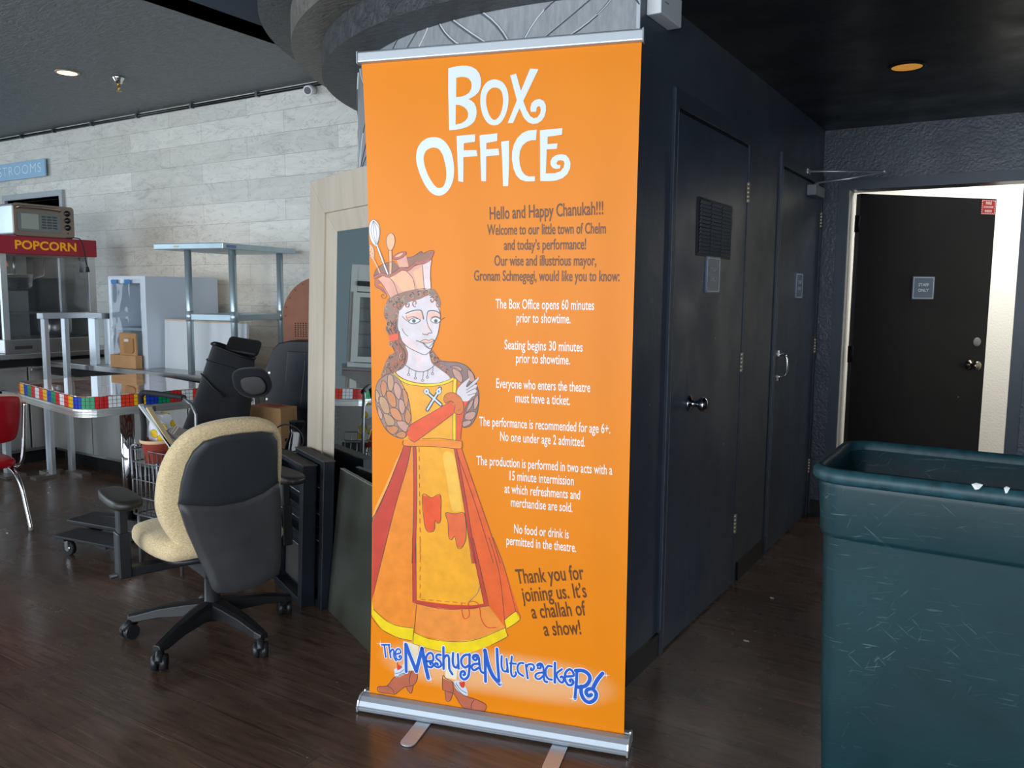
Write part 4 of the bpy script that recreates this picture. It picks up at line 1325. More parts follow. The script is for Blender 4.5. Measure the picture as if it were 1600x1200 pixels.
6s34 110 799 1963 76 118 56 -46 7 -201 75 -110
7s35 61 799 1963 76 118 56 -46 7 -201 75 -110
6s34 106 1001 1937 168 77 -27 104 -84 1 -63 -116 19 -185 97 -53 85 79 -14 65 -56 -16 8 -36
7s35 57 1001 1937 168 77 -27 104 -84 1 -63 -116 19 -185 97 -53 85 79 -14 65 -56 -16 8 -36
6s34 155 1352 2320 14 -908
7s35 106 1352 2320 14 -908
6s34 172 1366 2309 150 -367 206 -465
7s35 123 1366 2309 150 -367 206 -465
6s34 172 1716 1476 201 775
7s35 123 1716 1476 201 775
6s34 178 1917 2265 81 -414 136 -553
7s35 129 1917 2265 81 -414 136 -553
6s34 125 2081 1863 205 55 0 186 -95 53 -110 -108 -28 -190 55 -152 123 -22 68 89 -41 74 -68 -23 22 -50
7s35 76 2081 1863 205 55 0 186 -95 53 -110 -108 -28 -190 55 -152 123 -22 68 89 -41 74 -68 -23 22 -50
6s34 125 2557 2142 -122 -17 -27 -110 122 -88 41 -127 -109 -82 -109 38 28 83 68 -3 0 -40
7s35 76 2557 2142 -122 -17 -27 -110 122 -88 41 -127 -109 -82 -109 38 28 83 68 -3 0 -40
6s34 133 2647 2405 5 -712
7s35 83 2647 2405 5 -712
6s34 129 2666 2052 81 103 80 -41 14 -222 14 -183 94 -144
7s35 80 2666 2052 81 103 80 -41 14 -222 14 -183 94 -144
6s34 129 2975 2266 -13 -278 40 -152 94 -26 53 126
7s35 80 2975 2266 -13 -278 40 -152 94 -26 53 126
6s34 125 3135 2249 28 -469
7s35 76 3135 2249 28 -469
6s34 129 3534 2279 -159 -22 -119 -148 14 -182 106 -76 120 83
7s35 80 3534 2279 -159 -22 -119 -148 14 -182 106 -76 120 83
6s34 133 3521 2303 1 -392 -38 -320 -133 -138 -120 74 13 147 93 40 40 -73 -53 -47
7s35 83 3521 2303 1 -392 -38 -320 -133 -138 -120 74 13 147 93 40 40 -73 -53 -47
6s34 125 3654 2152 66 -17 52 73 -66 56 -79 -76 39 96 106 23 53 -92 27 -256 54 -175 105 -37
7s35 76 3654 2152 66 -17 52 73 -66 56 -79 -76 39 96 106 23 53 -92 27 -256 54 -175 105 -37
6s34 125 3826 2033 -158 -35 -79 -103 79 -93 158 101
7s35 76 3826 2033 -158 -35 -79 -103 79 -93 158 101
6s34 144 4020 2489 24 -1011
7s35 95 4020 2489 24 -1011
6s34 174 4020 2489 94 -414 159 -367 237 -251
7s35 125 4020 2489 94 -414 159 -367 237 -251
6s34 144 4402 2581 38 -589 57 -537
7s35 95 4402 2581 38 -589 57 -537
6s34 117 4559 2371 -2 -310 53 -148 103 -11 38 135
7s35 68 4559 2371 -2 -310 53 -148 103 -11 38 135
6s34 117 4715 2303 50 -419
7s35 68 4715 2303 50 -419
6s34 117 4884 2404 -23 -351 20 -229 78 -53 69 87 -19 62
7s35 68 4884 2404 -23 -351 20 -229 78 -53 69 87 -19 62
6s34 114 4827 2177 192 15
7s35 64 4827 2177 192 15
6s34 117 5261 2252 -127 -31 -63 -137 40 -162 142 -82
7s35 68 5261 2252 -127 -31 -63 -137 40 -162 142 -82
6s34 117 5338 2212 68 -426
7s35 68 5338 2212 68 -426
6s34 114 5364 2152 62 86 127 18 52 -82 -50 -102 -56 10 17 53
7s35 64 5364 2152 62 86 127 18 52 -82 -50 -102 -56 10 17 53
6s34 117 5718 2165 88 13 -1 114 -100 -65 24 67 100 27 65 -118 16 -227 27 -187 88 -25
7s35 68 5718 2165 88 13 -1 114 -100 -65 24 67 100 27 65 -118 16 -227 27 -187 88 -25
6s34 114 5883 2049 -163 -50 -74 -88 39 -83 101 2 111 119
7s35 64 5883 2049 -163 -50 -74 -88 39 -83 101 2 111 119
6s34 117 6156 2279 -113 -4 -73 -137 15 -176 77 -91 100 -10
7s35 68 6156 2279 -113 -4 -73 -137 15 -176 77 -91 100 -10
6s34 129 6253 2407 5 -621
7s35 80 6253 2407 5 -621
6s34 117 6467 2236 -159 -176 78 -191 100 -49 48 96 -51 94 -49 -33
7s35 68 6467 2236 -159 -176 78 -191 100 -49 48 96 -51 94 -49 -33
6s34 125 6570 2023 257 63 -27 135 -99 49 -109 -117 -21 -206 89 -164 111 4 60 98 -51 81 -61 -35 26 -46
7s35 76 6570 2023 257 63 -27 135 -99 49 -109 -117 -21 -206 89 -164 111 4 60 98 -51 81 -61 -35 26 -46
6s34 144 6934 2279 -6 -329 -39 -575
7s35 95 6934 2279 -6 -329 -39 -575
6s34 167 6898 2261 220 32 172 -88 40 -170 -130 -208 -244 -75
7s35 117 6898 2261 220 32 172 -88 40 -170 -130 -208 -244 -75
6s34 167 7078 1796 4 -226 102 -187 160 -50 155 125 33 181 -112 121 -145 -35 -47 -108 75 -89 84 51
7s35 117 7078 1796 4 -226 102 -187 160 -50 155 125 33 181 -112 121 -145 -35 -47 -108 75 -89 84 51
6s34 172 7711 2292 -152 -222 -116 -256
7s35 123 7711 2292 -152 -222 -116 -256
8p36 0 453 2204 156 29 -155 -14
8p36 0 450 2208 63 -46 -56 53
8p36 0 446 2210 6 -147 9 149
8p36 0 451 2214 -58 -68 63 63
8p36 0 454 2219 -157 -29 156 14
8p36 0 457 2215 -63 45 56 -52
8p36 0 461 2212 -6 148 -9 -150
8p36 0 456 2209 58 68 -63 -63
8p36 0 2222 1285 150 30 -150 -16
8p36 0 2219 1289 61 -45 -55 51
8p36 0 2214 1291 7 -146 8 148
8p36 0 2219 1294 -56 -67 62 63
8p36 0 2222 1299 -151 -29 151 15
8p36 0 2225 1295 -61 45 55 -51
8p36 0 2229 1293 -7 146 -8 -148
8p36 0 2225 1290 55 67 -61 -63
8p36 0 7825 2240 132 26 -132 -12
8p36 0 7823 2244 54 -42 -49 48
8p36 0 7819 2246 9 -136 4 138
8p36 0 7823 2249 -47 -63 52 58
8p36 0 7825 2254 -132 -27 132 13
8p36 0 7828 2250 -55 42 50 -48
8p36 0 7832 2248 -10 135 -3 -137
8p36 0 7828 2244 47 63 -52 -58
8p36 0 6816 1356 135 28 -136 -14
8p36 0 6813 1360 56 -42 -51 48
8p36 0 6809 1362 9 -138 4 140
8p36 0 6813 1366 -49 -65 54 60
8p36 0 6815 1370 -135 -28 136 14
8p36 0 6818 1366 -56 43 51 -49
8p36 0 6822 1364 -9 138 -4 -140
8p36 0 6818 1361 49 64 -54 -59
8p36 0 4535 1493 143 29 -143 -15
8p36 0 4532 1497 59 -44 -53 50
8p36 0 4528 1499 8 -142 6 144
8p36 0 4532 1503 -51 -66 57 61
8p36 0 4535 1507 -143 -28 143 14
8p36 0 4538 1503 -58 44 52 -50
8p36 0 4542 1501 -8 142 -6 -144
8p36 0 4538 1498 52 65 -58 -60"""
# ------------------------------------------------------------------ roll up banner
BA = R(15.678)
t = thing('banner_stand', 'orange roll up banner reading BOX OFFICE on a silver base', 'banner', (-1.74946, 1.90570, 0), BA)
def edge_l(z):
    return 0.019 * max(0.0, math.sin(PI * min(1, max(0, z / 2.03)))) ** .6
def rip(u, z):
    e = math.sin(PI * min(1, max(0, (z - .03) / 2.0)))
    return (0.0035 * math.sin(u * 15.0 + 0.6) + .002 * math.sin(u * 31 + z * .7)) * (.25 + .75 * e) + .010 * e * max(0, 1 - u / .07) ** 2 - .012 * e * max(0, (u - .76) / .08) ** 2
def bfr(u, z, q):
    return Vector((u, -q - .001 + rip(u, z), z))
b = MB()
NU, NZ = 64, 60
G = []
for j in range(NZ + 1):
    z = .03 + (2.034 - .03) * j / NZ
    G.append([b.bm.verts.new(bfr(edge_l(z) + (.839 - .003 * math.sin(PI * j / NZ) - edge_l(z)) * i / NU, z, 0)) for i in range(NU + 1)])
for j in range(NZ):
    for i in range(NU):
        f = b.bm.faces.new((G[j][i], G[j][i + 1], G[j + 1][i + 1], G[j + 1][i]))
        f.smooth = True
fab = b.build('fabric', BANM, t)
PAINT = dict(white='#dfe7ee', paint_white='#e6e0de', ink='#433d3d', peach='#f0b48a', brown='#96634d', pink_paint='#e5a28c', rose='#b9604f', pale_pink='#ead0cd', skin='#dccfd1', blush='#f0b7a4',
             grey_paint='#77797c', dark_brown='#98705d', tan_paint='#c09370', rust='#c9603a', orange_red='#e85528', amber='#f3a726', yellow_paint='#f3d016', dk_mauve='#8d6f66', mauve='#a27e6f', rose_tan='#c79482', terracotta='#cc8455',
             rust_orange='#d9702c', pale_blue_paint='#cfd6e2', orange_paint='#ee8a2b', peach_orange='#f4a650', crimson='#c64332', vermilion='#e9632a', light_amber='#f7bb4a', orange_red2='#e66a3a', orange_paint2='#f0903c',
             red_paint='#d9432f', cream_paint='#efddba', shoe_paint='#bd6549', logo_white='#eef2fb', logo_blue='#2a5fc0', spark='#fff4e4', text_brown='#683a10', text_white='#f3ece2')
def pmat(c):
    if c == 'banner':
        return BANM
    wash = c not in ('white', 'ink', 'logo_white', 'logo_blue', 'spark', 'text_brown', 'text_white')
    return mat('print ' + c.replace('_', ' '), PAINT[c], .38, var=.10 if wash else 0, scale=22)
FLATART = ART.strip().split('\n')
shapes = []
for line in FLATART:
    a = line.split()
    ly, kd, ci = int(a[0][:-1][:2] if False else ''.join(ch for ch in a[0][:a[0].find(next(c for c in a[0] if c.isalpha()))])), next(c for c in a[0] if c.isalpha()), None
    ci = int(a[0][a[0].find(kd) + 1:])
    v = list(map(int, a[1:]))
    w, xy = v[0], v[1:]
    x, y = xy[0], xy[1]
    P = [(x / 1e4, y / 1e4)]
    for i in range(2, len(xy), 2):
        x += xy[i]
        y += xy[i + 1]
        P.append((x / 1e4, y / 1e4))
    shapes.append((ly, kd, ART_COLS[ci], w / 1e4, P))
def clampP(P):
    return [(min(.8355, max(edge_l(z) + .0015, u)), max(.034, z)) for u, z in P]
def draw_group(name, sel, label=None):
    b = MB()
    mats, idx = [], {}
    for ly, kd, c, w, P in sel:
        if c not in idx:
            idx[c] = len(mats)
            mats.append(pmat(c))
        b.mi = idx[c]
        q = .0004 + ly * .00022
        if kd in 'fp':
            Q = catmull(P, True, 4) if kd == 'f' else P
            Q = clampP(Q)
            # subdivide long edges so the print follows the cloth
            try:
                tri = tessellate_polygon([[Vector((u, z, 0)) for u, z in Q]])
            except Exception:
                continue
            tmp = bmesh.new()
            vs = [tmp.verts.new((u, z, 0)) for u, z in Q]
            for tr in tri:
                try:
                    tmp.faces.new([vs[i] for i in tr])
                except ValueError:
                    pass
            for _ in range(4):
                es = [e for e in tmp.edges if e.calc_length() > .03]
                if not es:
                    break
                bmesh.ops.subdivide_edges(tmp, edges=es, cuts=1)
                bmesh.ops.triangulate(tmp, faces=[f for f in tmp.faces if len(f.verts) > 3])
            mp = {v: b.bm.verts.new(bfr(v.co.x, v.co.y, q)) for v in tmp.verts}
            for f in tmp.faces:
                nf = b.bm.faces.new([mp[v] for v in f.verts])
                nf.material_index = b.mi
            tmp.free()
        else:
            Q = catmull(P, kd == 'S', 6) if len(P) > 2 else P
            if len(P) == 2:
                Q = [tuple(P[0][k] + (P[1][k] - P[0][k]) * i / 4 for k in (0, 1)) for i in range(5)]
            if kd == 'S':
                Q = Q + [Q[0]]
            Q = clampP(Q)
            n = len(Q)
            L, R2 = [], []
            for i in range(n):
                a_, c_ = Q[max(i - 1, 0)], Q[min(i + 1, n - 1)]
                if kd == 'S' and i in (0, n - 1):
                    a_, c_ = Q[-2], Q[1]
                dx, dz = c_[0] - a_[0], c_[1] - a_[1]
                d = math.hypot(dx, dz) or 1
                nx, nz = -dz / d * w / 2, dx / d * w / 2
                L.append(b.bm.verts.new(bfr(Q[i][0] + nx, Q[i][1] + nz, q)))
                R2.append(b.bm.verts.new(bfr(Q[i][0] - nx, Q[i][1] - nz, q)))
            for i in range(n - 1):
                try:
                    b.bm.faces.new((L[i], L[i + 1], R2[i + 1], R2[i])).material_index = b.mi
                except ValueError:
                    pass
            if kd == 's' and w > .003:
                for (u, z) in (Q[0], Q[-1]):
                    ring = [b.bm.verts.new(bfr(u + w / 2 * math.cos(2 * PI * k / 10), z + w / 2 * math.sin(2 * PI * k / 10), q)) for k in range(10)]
                    b.bm.faces.new(ring).material_index = b.mi
    for f in b.bm.faces:
        f.normal_update()
    me_o = b.build(name, mats, fab, label=label)
    return me_o
heads = [s for s in shapes if s[2] in ('white', 'banner')]
logo = [s for s in shapes if s[2] in ('logo_white', 'logo_blue', 'spark')]
fig = [s for s in shapes if s not in heads and s not in logo]
draw_group('printed_heading', heads, 'large white hand drawn words BOX OFFICE')
draw_group('printed_figure', fig, 'painted woman in an orange dress with crossed arms')
draw_group('printed_title', logo, 'blue curly title The MeshugaNutcracker!')
LINES = [
('Hello and Happy Chanukah!!!', 0.4081, 1.5632, 0.7443, 1.5717, 'b', .036), ('Welcome to our little town of Chelm', 0.4005, 1.5189, 0.7528, 1.5188, 'b', .030), ('and today\u2019s performance!', 0.4519, 1.4752, 0.6969, 1.4753, 'b', .030), ('Our wise and illustrious mayor,', 0.4228, 1.4297, 0.7273, 1.4298, 'b', .030), ('Gronam Schmegegi, would like you to know:', 0.3613, 1.3858, 0.7938, 1.3858, 'b', .030),
('The Box Office opens 60 minutes', 0.4276, 1.3047, 0.7243, 1.3047, 'w', .028), ('prior to showtime.', 0.4929, 1.265, 0.6561, 1.265, 'w', .028), ('Seating begins 30 minutes', 0.4563, 1.185, 0.6932, 1.185, 'w', .028), ('prior to showtime.', 0.4922, 1.1464, 0.6562, 1.1464, 'w', .028),
('Everyone who enters the theatre', 0.4313, 1.0693, 0.7179, 1.0693, 'w', .028), ('must have a ticket.', 0.4914, 1.0286, 0.6583, 1.0286, 'w', .028), ('The performance is recommended for age 6+.', 0.3794, 0.952, 0.7782, 0.952, 'w', .028), ('No one under age 2 admitted.', 0.4445, 0.9096, 0.706, 0.9096, 'w', .028),
('The production is performed in two acts with a', 0.3718, 0.8321, 0.7865, 0.8321, 'w', .028), ('15 minute intermission', 0.4757, 0.7919, 0.6739, 0.7919, 'w', .028), ('at which refreshments and', 0.4599, 0.7513, 0.6937, 0.7513, 'w', .028), ('merchandise are sold.', 0.4804, 0.7113, 0.6715, 0.7113, 'w', .028),
('No food or drink is', 0.4912, 0.63, 0.6613, 0.63, 'w', .028), ('permitted in the theatre.', 0.4673, 0.5916, 0.6851, 0.5916, 'w', .028),
('Thank you for', 0.5029, 0.4732, 0.7117, 0.5125, 'b', .044), ('joining us. It\u2019s', 0.5217, 0.419, 0.7204, 0.4586, 'b', .044), ('a challah of', 0.5525, 0.3704, 0.7196, 0.4033, 'b', .044), ('a show!', 0.5913, 0.3209, 0.7053, 0.342, 'b', .044)]
for i0, i1, nm, lb in ((0, 5, 'printed_greeting', 'brown greeting text'), (5, 7, 'printed_notice', 'white opening time notice'), (7, 9, 'printed_notice', 'white seating notice'), (9, 11, 'printed_notice', 'white ticket notice'), (11, 13, 'printed_notice', 'white age notice'), (13, 17, 'printed_notice', 'white intermission notice'), (17, 19, 'printed_notice', 'white food and drink notice'), (19, 23, 'printed_thanks', 'brown slanted thank you text')):
    b = MB()
    for s, x0, y0, x1, y1, c, cap in LINES[i0:i1]:
        add_text(b, s, bfr, x0, x1, y0, cap, .0012, y1, offset=(.012 if c == 'w' else .014))
    b.build(nm, pmat('text_brown' if i0 in (0, 19) else 'text_white'), fab, label=lb)
# top rail, base, feet, pole
b = MB()
b.prism(rrect(-.016, .010, 2.028, 2.062, .006, 4), lambda u, v, q: Vector((q, u, v)), -.004, .842)
rl = b.build('top_rail', ALU, t, bevel=.001)
for x in (-.008, .842):
    b = MB()
    b.prism(rrect(-.018, .012, 2.026, 2.064, .006, 4), lambda u, v, q: Vector((q, u, v)), x, x + .004)
    b.build('end_cap', mat('grey end cap', '#9aa0a6', .4), rl)
prof = [(-.048, .008), (-.052, .020), (-.046, .023), (-.040, .038), (-.026, .048), (-.006, .051), (-.004, .045), (.004, .045), (.006, .051), (.028, .047), (.042, .034), (.046, .008)]
b = MB()
b.prism(prof, lambda u, v, q: Vector((q, u, v)), -.012, .854)
bs = b.build('base_cassette', mat('soft silver base', '#aab3bc', .5, .45), t, bevel=.0015)
for x in (-.017, .854):
    b = MB()
    b.prism([(u * 1.05, v * 1.06 if v > .01 else v - .003) for u, v in prof], lambda u, v, q: Vector((q, u, v)), x, x + .005)
    b.build('end_cap', mat('pale end plate', '#c3c8cb', .35, .5), bs)
for x in (.215, .655):
    b = MB()
    pl = [(x - .024, -.02), (x + .024, -.02), (x + .024, -.165)] + [(x + .024 * math.cos(a), -.165 - .022 * math.sin(a)) for a in [PI * i / 8 for i in range(1, 8)]] + [(x - .024, -.165)]
    b.prism(pl, lambda u, v, q: Vector((u, v, q)), .0015, .006)
    b.build('foot', ALU, t, bevel=.0008)
b = MB()
b.cyl((.42, .022, .04), (.42, .018, 2.03), .008, n=12)
b.build('support_pole', ALU, t)

# ------------------------------------------------------------------ office chair
CF = R(162.6)
t = thing('office_chair', 'beige fabric swivel chair with a dark plastic back shell and armrests', 'chair', (-2.645, 1.997, 0), CF)
world2loc = lambda deg: R(deg) - CF
BASEM = mat('worn black nylon base', '#1b1b1d', .38, var=.3, scale=14)
b = MB()
b.lathe((0, 0, 0), [(.001, .07), (.045, .07), (.052, .10), (.050, .135), (.03, .145), (.028, .26), (.001, .26)], 24)
b.build('column', BLACKP, t)
bb = MB()
for ang in (217, 286, 356, 72, 144):
    a = world2loc(ang)
    c, s = math.cos(a), math.sin(a)
    def fr(u, v, q):
        return Vector((u * c - v * s, u * s + v * c, q))
    rg = []
    for u, hw, z0, z1 in ((.03, .040, .085, .145), (.10, .036, .088, .138), (.2, .030, .083, .122), (.29, .025, .066, .098), (.322, .018, .066, .090)):
        rg.append([fr(u, -hw, z0), fr(u, hw, z0), fr(u, hw * .85, z1 - .006), fr(u, hw * .4, z1), fr(u, -hw * .4, z1), fr(u, -hw * .85, z1 - .006)])
    bb.rings(rg, True, True, True, False)
base = bb.build('star_base', BASEM, t, bevel=.003)
for i, ang in enumerate((217, 286, 356, 72, 144)):
    a = world2loc(ang)
    px, py = .30 * math.cos(a), .30 * math.sin(a)
    sw = a + (.9, .5, -.7, 1.2, 2.0)[i]
    c, s = math.cos(sw), math.sin(sw)
    wx, wy = px + .022 * c, py + .022 * s
    b = MB()
    ax = Vector((-s, c, 0))
    for k in (-1, 1):
        o_ = Vector((wx, wy, .03))
        p = [o_ + ax * k * .006, o_ + ax * k * .026]
        b.cyl(p[0], p[1], .030, .028, 20)
    b.cyl(Vector((wx, wy, .03)) - ax * .006, Vector((wx, wy, .03)) + ax * .006, .008)
    cs = b.build('caster', mat('caster black', '#222428', .35), base)
    b = MB()
    b.cyl((px, py, .05), (px, py, .082), .012)
    b.tube([(px, py, .06), (wx, wy, .064), (wx + .03 * c, wy + .03 * s, .04)], .013, 8)
    b.build('caster_fork', BLACKP, cs)
# seat
out = catmull([(.27, 0), (.26, .17), (.20, .235), (.05, .25), (-.12, .235), (-.20, .19), (-.22, 0), (-.20, -.19), (-.12, -.235), (.05, -.25), (.20, -.235), (.26, -.17)], True, 4)
b = MB()
b.pillow(out, lambda u, v, w: Vector((u, v, .425 + w - .035 * max(0, (u - .12) / .15) ** 2 - .012 * (v / .24) ** 2)), .075, .25, .25)
b.build('seat', FABB, t)
b = MB()
b.pillow([(u * .9, v * .88) for u, v in out], lambda u, v, w: Vector((u, v, .372 + w)), .03, .2, 0)
b.box(-.14, .14, -.075, .075, .28, .36)
b.box(-.20, -.1, -.04, .04, .30, .335)
b.build('seat_mechanism', BLACKP, t, bevel=.004)
for y, z, l_ in ((.20, .325, .16), (-.19, .32, .13)):
    b = MB()
    b.tube([(.02, y * .4, z), (.03, y, z - .01), (.03, y * (1 + l_ / .2), z - .02)], [.006, .006, .010], 8)
    b.build('lever', BLACKP, t)
# back: local y to the chair's left; outline measured across the back
def bdepth(z):
    # lumbar curve: distance behind the seat centre
    return -.225 - .10 * max(0, (z - .5) / .4) ** 1.3 - .01 * math.cos((z - .45) * 6) - .02 * max(0, (.4 - z) / .15)
def bk(u, v, w):
    return Vector((bdepth(v) + w + .55 * (u * u), -u, v))
cush = catmull([(-.150, .42), (-.205, .47), (-.243, .56), (-.248, .64), (-.236, .73), (-.202, .81), (-.145, .868), (-.061, .893), (.045, .897), (.125, .880), (.180, .835), (.200, .76), (.205, .65), (.200, .54), (.18, .46), (.12, .41), (0, .40)], True, 4)
b = MB()
b.pillow(cush, lambda u, v, w: bk(u, v, w + .050), .072, .22, .15)
b.build('back_cushion', FABB, t)
shell_u = [(-.192, .604), (-.185, .68), (-.172, .745), (-.150, .795), (-.118, .828), (-.06, .842), (.008, .846), (.09, .843), (.135, .832), (.155, .80), (.162, .74), (.166, .68), (.172, .632), (.11, .600), (.03, .581), (-.06, .580), (-.13, .590)]
def drill(poly, n=3):
    out_ = []
    m = len(poly)
    for i in range(m):
        a, c = poly[i], poly[(i + 1) % m]
        for k in range(n):
            out_.append((a[0] + (c[0] - a[0]) * k / n, a[1] + (c[1] - a[1]) * k / n))
    return out_
b = MB()
b.pillow(drill(shell_u), lambda u, v, w: bk(u, v, w - .004), .022, .05, .2)
b.build('back_shell', SHELLU, t, label='slate upper back shell')
shell_l = [(-.196, .610), (-.13, .594), (-.06, .583), (.03, .584), (.11, .603), (.174, .636), (.186, .56), (.190, .48), (.186, .39), (.178, .31), (.166, .275), (.12, .262), (.064, .252), (-.01, .250), (-.075, .262), (-.088, .275), (-.105, .33), (-.130, .40), (-.165, .50)]
b = MB()
b.pillow(drill(shell_l), lambda u, v, w: bk(u, v, w - .008), .022, .05, .2)
b.build('back_shell', SHELLL, t, label='scratched charcoal lower back shell')
for sgn in (1, -1):
    y = .315 * sgn
    b = MB()
    out = catmull([(.16, 0), (.135, .040), (0, .055), (-.12, .046), (-.15, 0), (-.12, -.046), (0, -.055), (.135, -.040)], True, 4)
    b.pillow(out, lambda u, v, w: Vector((u + .03, v + y, .592 + w)), .034, .3, .25)
    ar = b.build('armrest', mat('soft black armrest', '#26241f', .45), t)
    b = MB()
    b.box(-.005, .045, y - .016, y + .016, .34, .585)
    b.box(-.012, .052, y - .022, y + .022, .30, .47)
    b.box(-.005, .045, min(y, .1 * sgn), max(y, .1 * sgn), .30, .335)
    b.build('arm_post', BLACKP, ar, bevel=.005)

# ------------------------------------------------------------------ green bin
t = thing('waste_bin', 'large scratched dark green plastic waste bin in the right foreground', 'bin', (-.055, 2.22, 0))
def m_bin():
    k = NT('dark green bin plastic')
    v = k.coord()
    base = k.ramp(k.noise(v, 3, 5), [(0.3, srgb('#0d2b31')), (0.7, srgb('#133a40'))]).outputs[0]
    patch = k.noise(v, 3.5, 3)
    for i, (ang, th) in enumerate(((3, .66), (48, .685), (-40, .69), (72, .69), (20, .69))):
        m1 = k.n('ShaderNodeMapping')
        m1.inputs['Rotation'].default_value = (0, R(ang), R(7 * i))
        m1.inputs['Location'].default_value = (i * 3.1, i * 1.7, i)
        k.l(v, m1.inputs[0])
        m2 = k.n('ShaderNodeMapping')
        m2.inputs['Scale'].default_value = (1.2, 1.2, 22)
        k.l(m1.outputs[0], m2.inputs[0])
        s1 = k.ramp(k.noise(m2.outputs[0], 9, 3, .5, .35), [(th, (0, 0, 0)), (th + .03, (.32, .32, .32))]).outputs[0]
        g = k.ramp(patch, [(.45 if i % 2 else .40, (0, 0, 0)), (.6, (1, 1, 1))]).outputs[0]
        s1 = k.mix(1.0, s1, g, 'MULTIPLY')
        base = k.mix(s1, base, srgb('#7f9b9c'))
    k.l(base, k.b.inputs['Base Color'])
    k.l(k.ramp(k.noise(v, 5, 6), [(0.3, (.36,) * 3), (0.7, (.52,) * 3)]).outputs[0], k.b.inputs['Roughness'])
    k.b.inputs['Specular IOR Level'].default_value = .4
    k.bump(k.noise(k.coord((1, 1, 12)), 12, 4), .06, .003)
    return k.m
BIN = m_bin()
def rr(off, z, hx=.362, hy=.232, r=.075):
    return [(x, y, z) for x, y in rrect(-hx - off, hx + off, -hy - off, hy + off, max(.02, r + off), 8)]
b = MB()
b.rings([rr(-.060, .0), rr(-.053, .03), rr(-.034, .40), rr(-.022, .776), rr(-.0215, .780), rr(-.016, .783), rr(-.014, .79), rr(-.007, .90), rr(-.007, .925), rr(-.014, .93), rr(-.02, .925), rr(-.030, .77), rr(-.048, .30), rr(-.070, .02)], True, True, True, True)
b.build('body', BIN, t)
b = MB()
b.rings([rr(-.006, .915), rr(.002, .913), rr(.009, .922), rr(.008, .937), rr(.0, .947), rr(-.010, .949), rr(-.020, .940), rr(-.021, .925)], True, False, False, True)
rim = b.build('rim', mat('green rim plastic', '#1f434b', .45, var=.35, scale=40), t)
for i, (x, y, s_) in enumerate(((.145, 1.998, .022), (.205, 1.997, .011))):
    b = MB()
    b.face([(0, 0, 0), (s_, .003, .001), (s_ * .7, -.004, -.008), (s_ * .35, -.003, -.011)])
    b.face([(0, 0, 0), (s_ * .4, .006, .003), (s_, .003, .001)])
    b.build('paper_scrap', mat('torn white paper', '#e8e8e6', .8), None, loc=(x - .23, y - .012, .951), group='torn paper on the bin rim', label=('larger torn white paper scrap on the near rim of the green bin', 'smaller torn white paper scrap on the near rim of the green bin')[i], category='paper')

# ------------------------------------------------------------------ leaning mirror
MPH = R(157 - 180)     # plane direction, to the right and towards the camera
t = thing('leaning_mirror', 'tall mirror in a wide whitewashed wooden frame leaning on the papered wall', 'mirror', (-2.787, 2.675, 0), rot=None)
t.rotation_mode = 'XYZ'
t.rotation_euler = (R(-1.8), 0, MPH)
# local x along the frame, z up, -y to the front
MW, MH = 1.0, 1.84
WOOD = m_fabric('whitewashed pine', '#b0a08d', '#c4b6a4', 30)
def wood():
    k = NT('whitewashed wood frame')
    n = k.noise(k.coord((5, 5, .6)), 3, 4, .5, .3)
    k.l(k.ramp(n, [(0.3, srgb('#b3a592')), (0.7, srgb('#c2b4a2'))]).outputs[0], k.b.inputs['Base Color'])
    k.b.inputs['Roughness'].default_value = .6
    k.bump(n, .25, .002)
    return k.m
WOOD = wood()
fw, fw2 = .150, .232
def frbar(name, pts_out):
    pass
for nm, quad in (('left', 0), ('top', 1), ('right', 2), ('bottom', 3)):
    O = [(0, 0), (0, MH), (MW, MH), (MW, 0)]
    def ins(d):
        return [(d, d), (d, MH - d), (MW - d, MH - d), (MW - d, d)]
    I1, I2 = ins(fw), ins(fw2)
    i, j = quad, (quad + 1) % 4
    b = MB()
    y0, y1, y2, yb = -.045, -.036, -.012, 0.0
    for A, B_, ya, yb_ in ((O, I1, y0, y1), (I1, I2, y1 + .008, y2)):
        P = [Vector((A[i][0], ya, A[i][1])), Vector((A[j][0], ya, A[j][1])), Vector((B_[j][0], yb_, B_[j][1])), Vector((B_[i][0], yb_, B_[i][1]))]
        Q = [Vector((p.x, 0, p.z)) for p in P]
        b.rings([P, Q], True, True, True)
    b.build('frame_rail', WOOD, t, bevel=.002)
BX(fw2 - .01, MW - fw2 + .01, -.010, -.004, fw2 - .01, MH - fw2 + .01).build('mirror_glass', mat('mirror silver', '#dfe6e6', .01, 1.0), t)

# ------------------------------------------------------------------ black display trays and the olive board
TR = mat('black blue painted tray', '#10161f', .35, var=.2, scale=10)
TRI = mat('tray wire', '#b9bcc0', .3, .9)
def tray(name, label, loc, w, h, d, rz, tilt):
    t = thing(name, label, 'tray', loc, rot=(tilt, 0, rz), group=None)
    b = MB()
    b.box(0, .018, 0, d, 0, h)
    b.box(w - .045, w, 0, d, 0, h)
    b.box(.018, w - .045, 0, d, h - .02, h)
    b.box(.018, w - .045, 0, d, 0, .03)
    b.box(.018, w - .045, d - .008, d, .03, h - .02)
    b.build('frame', TR, t, bevel=.002)
    BX(-.002, w + .002, -.002, d + .002, h, h + .004).build('dusty_top', mat('dusty edge', '#4a443f', .8, var=.3, scale=40), t, label='dusty brown top edge')
    for i in range(6):
        z = h - .07 - i * .058
        b = MB()
        b.box(.02, w - .047, .012, d - .009, z, z + .004)
        b.cyl((.05, .008, z + .004), (w - .06, .008, z + .004), .0016, n=6)
        b.build('shelf', TRI if i % 2 else TR, t)
    b = BX(.03, w - .05, d - .016, d - .008, .05, .24)
    b.build('lower_panel', mat('grey brown plate', '#3c3a38', .4), t)
    return t
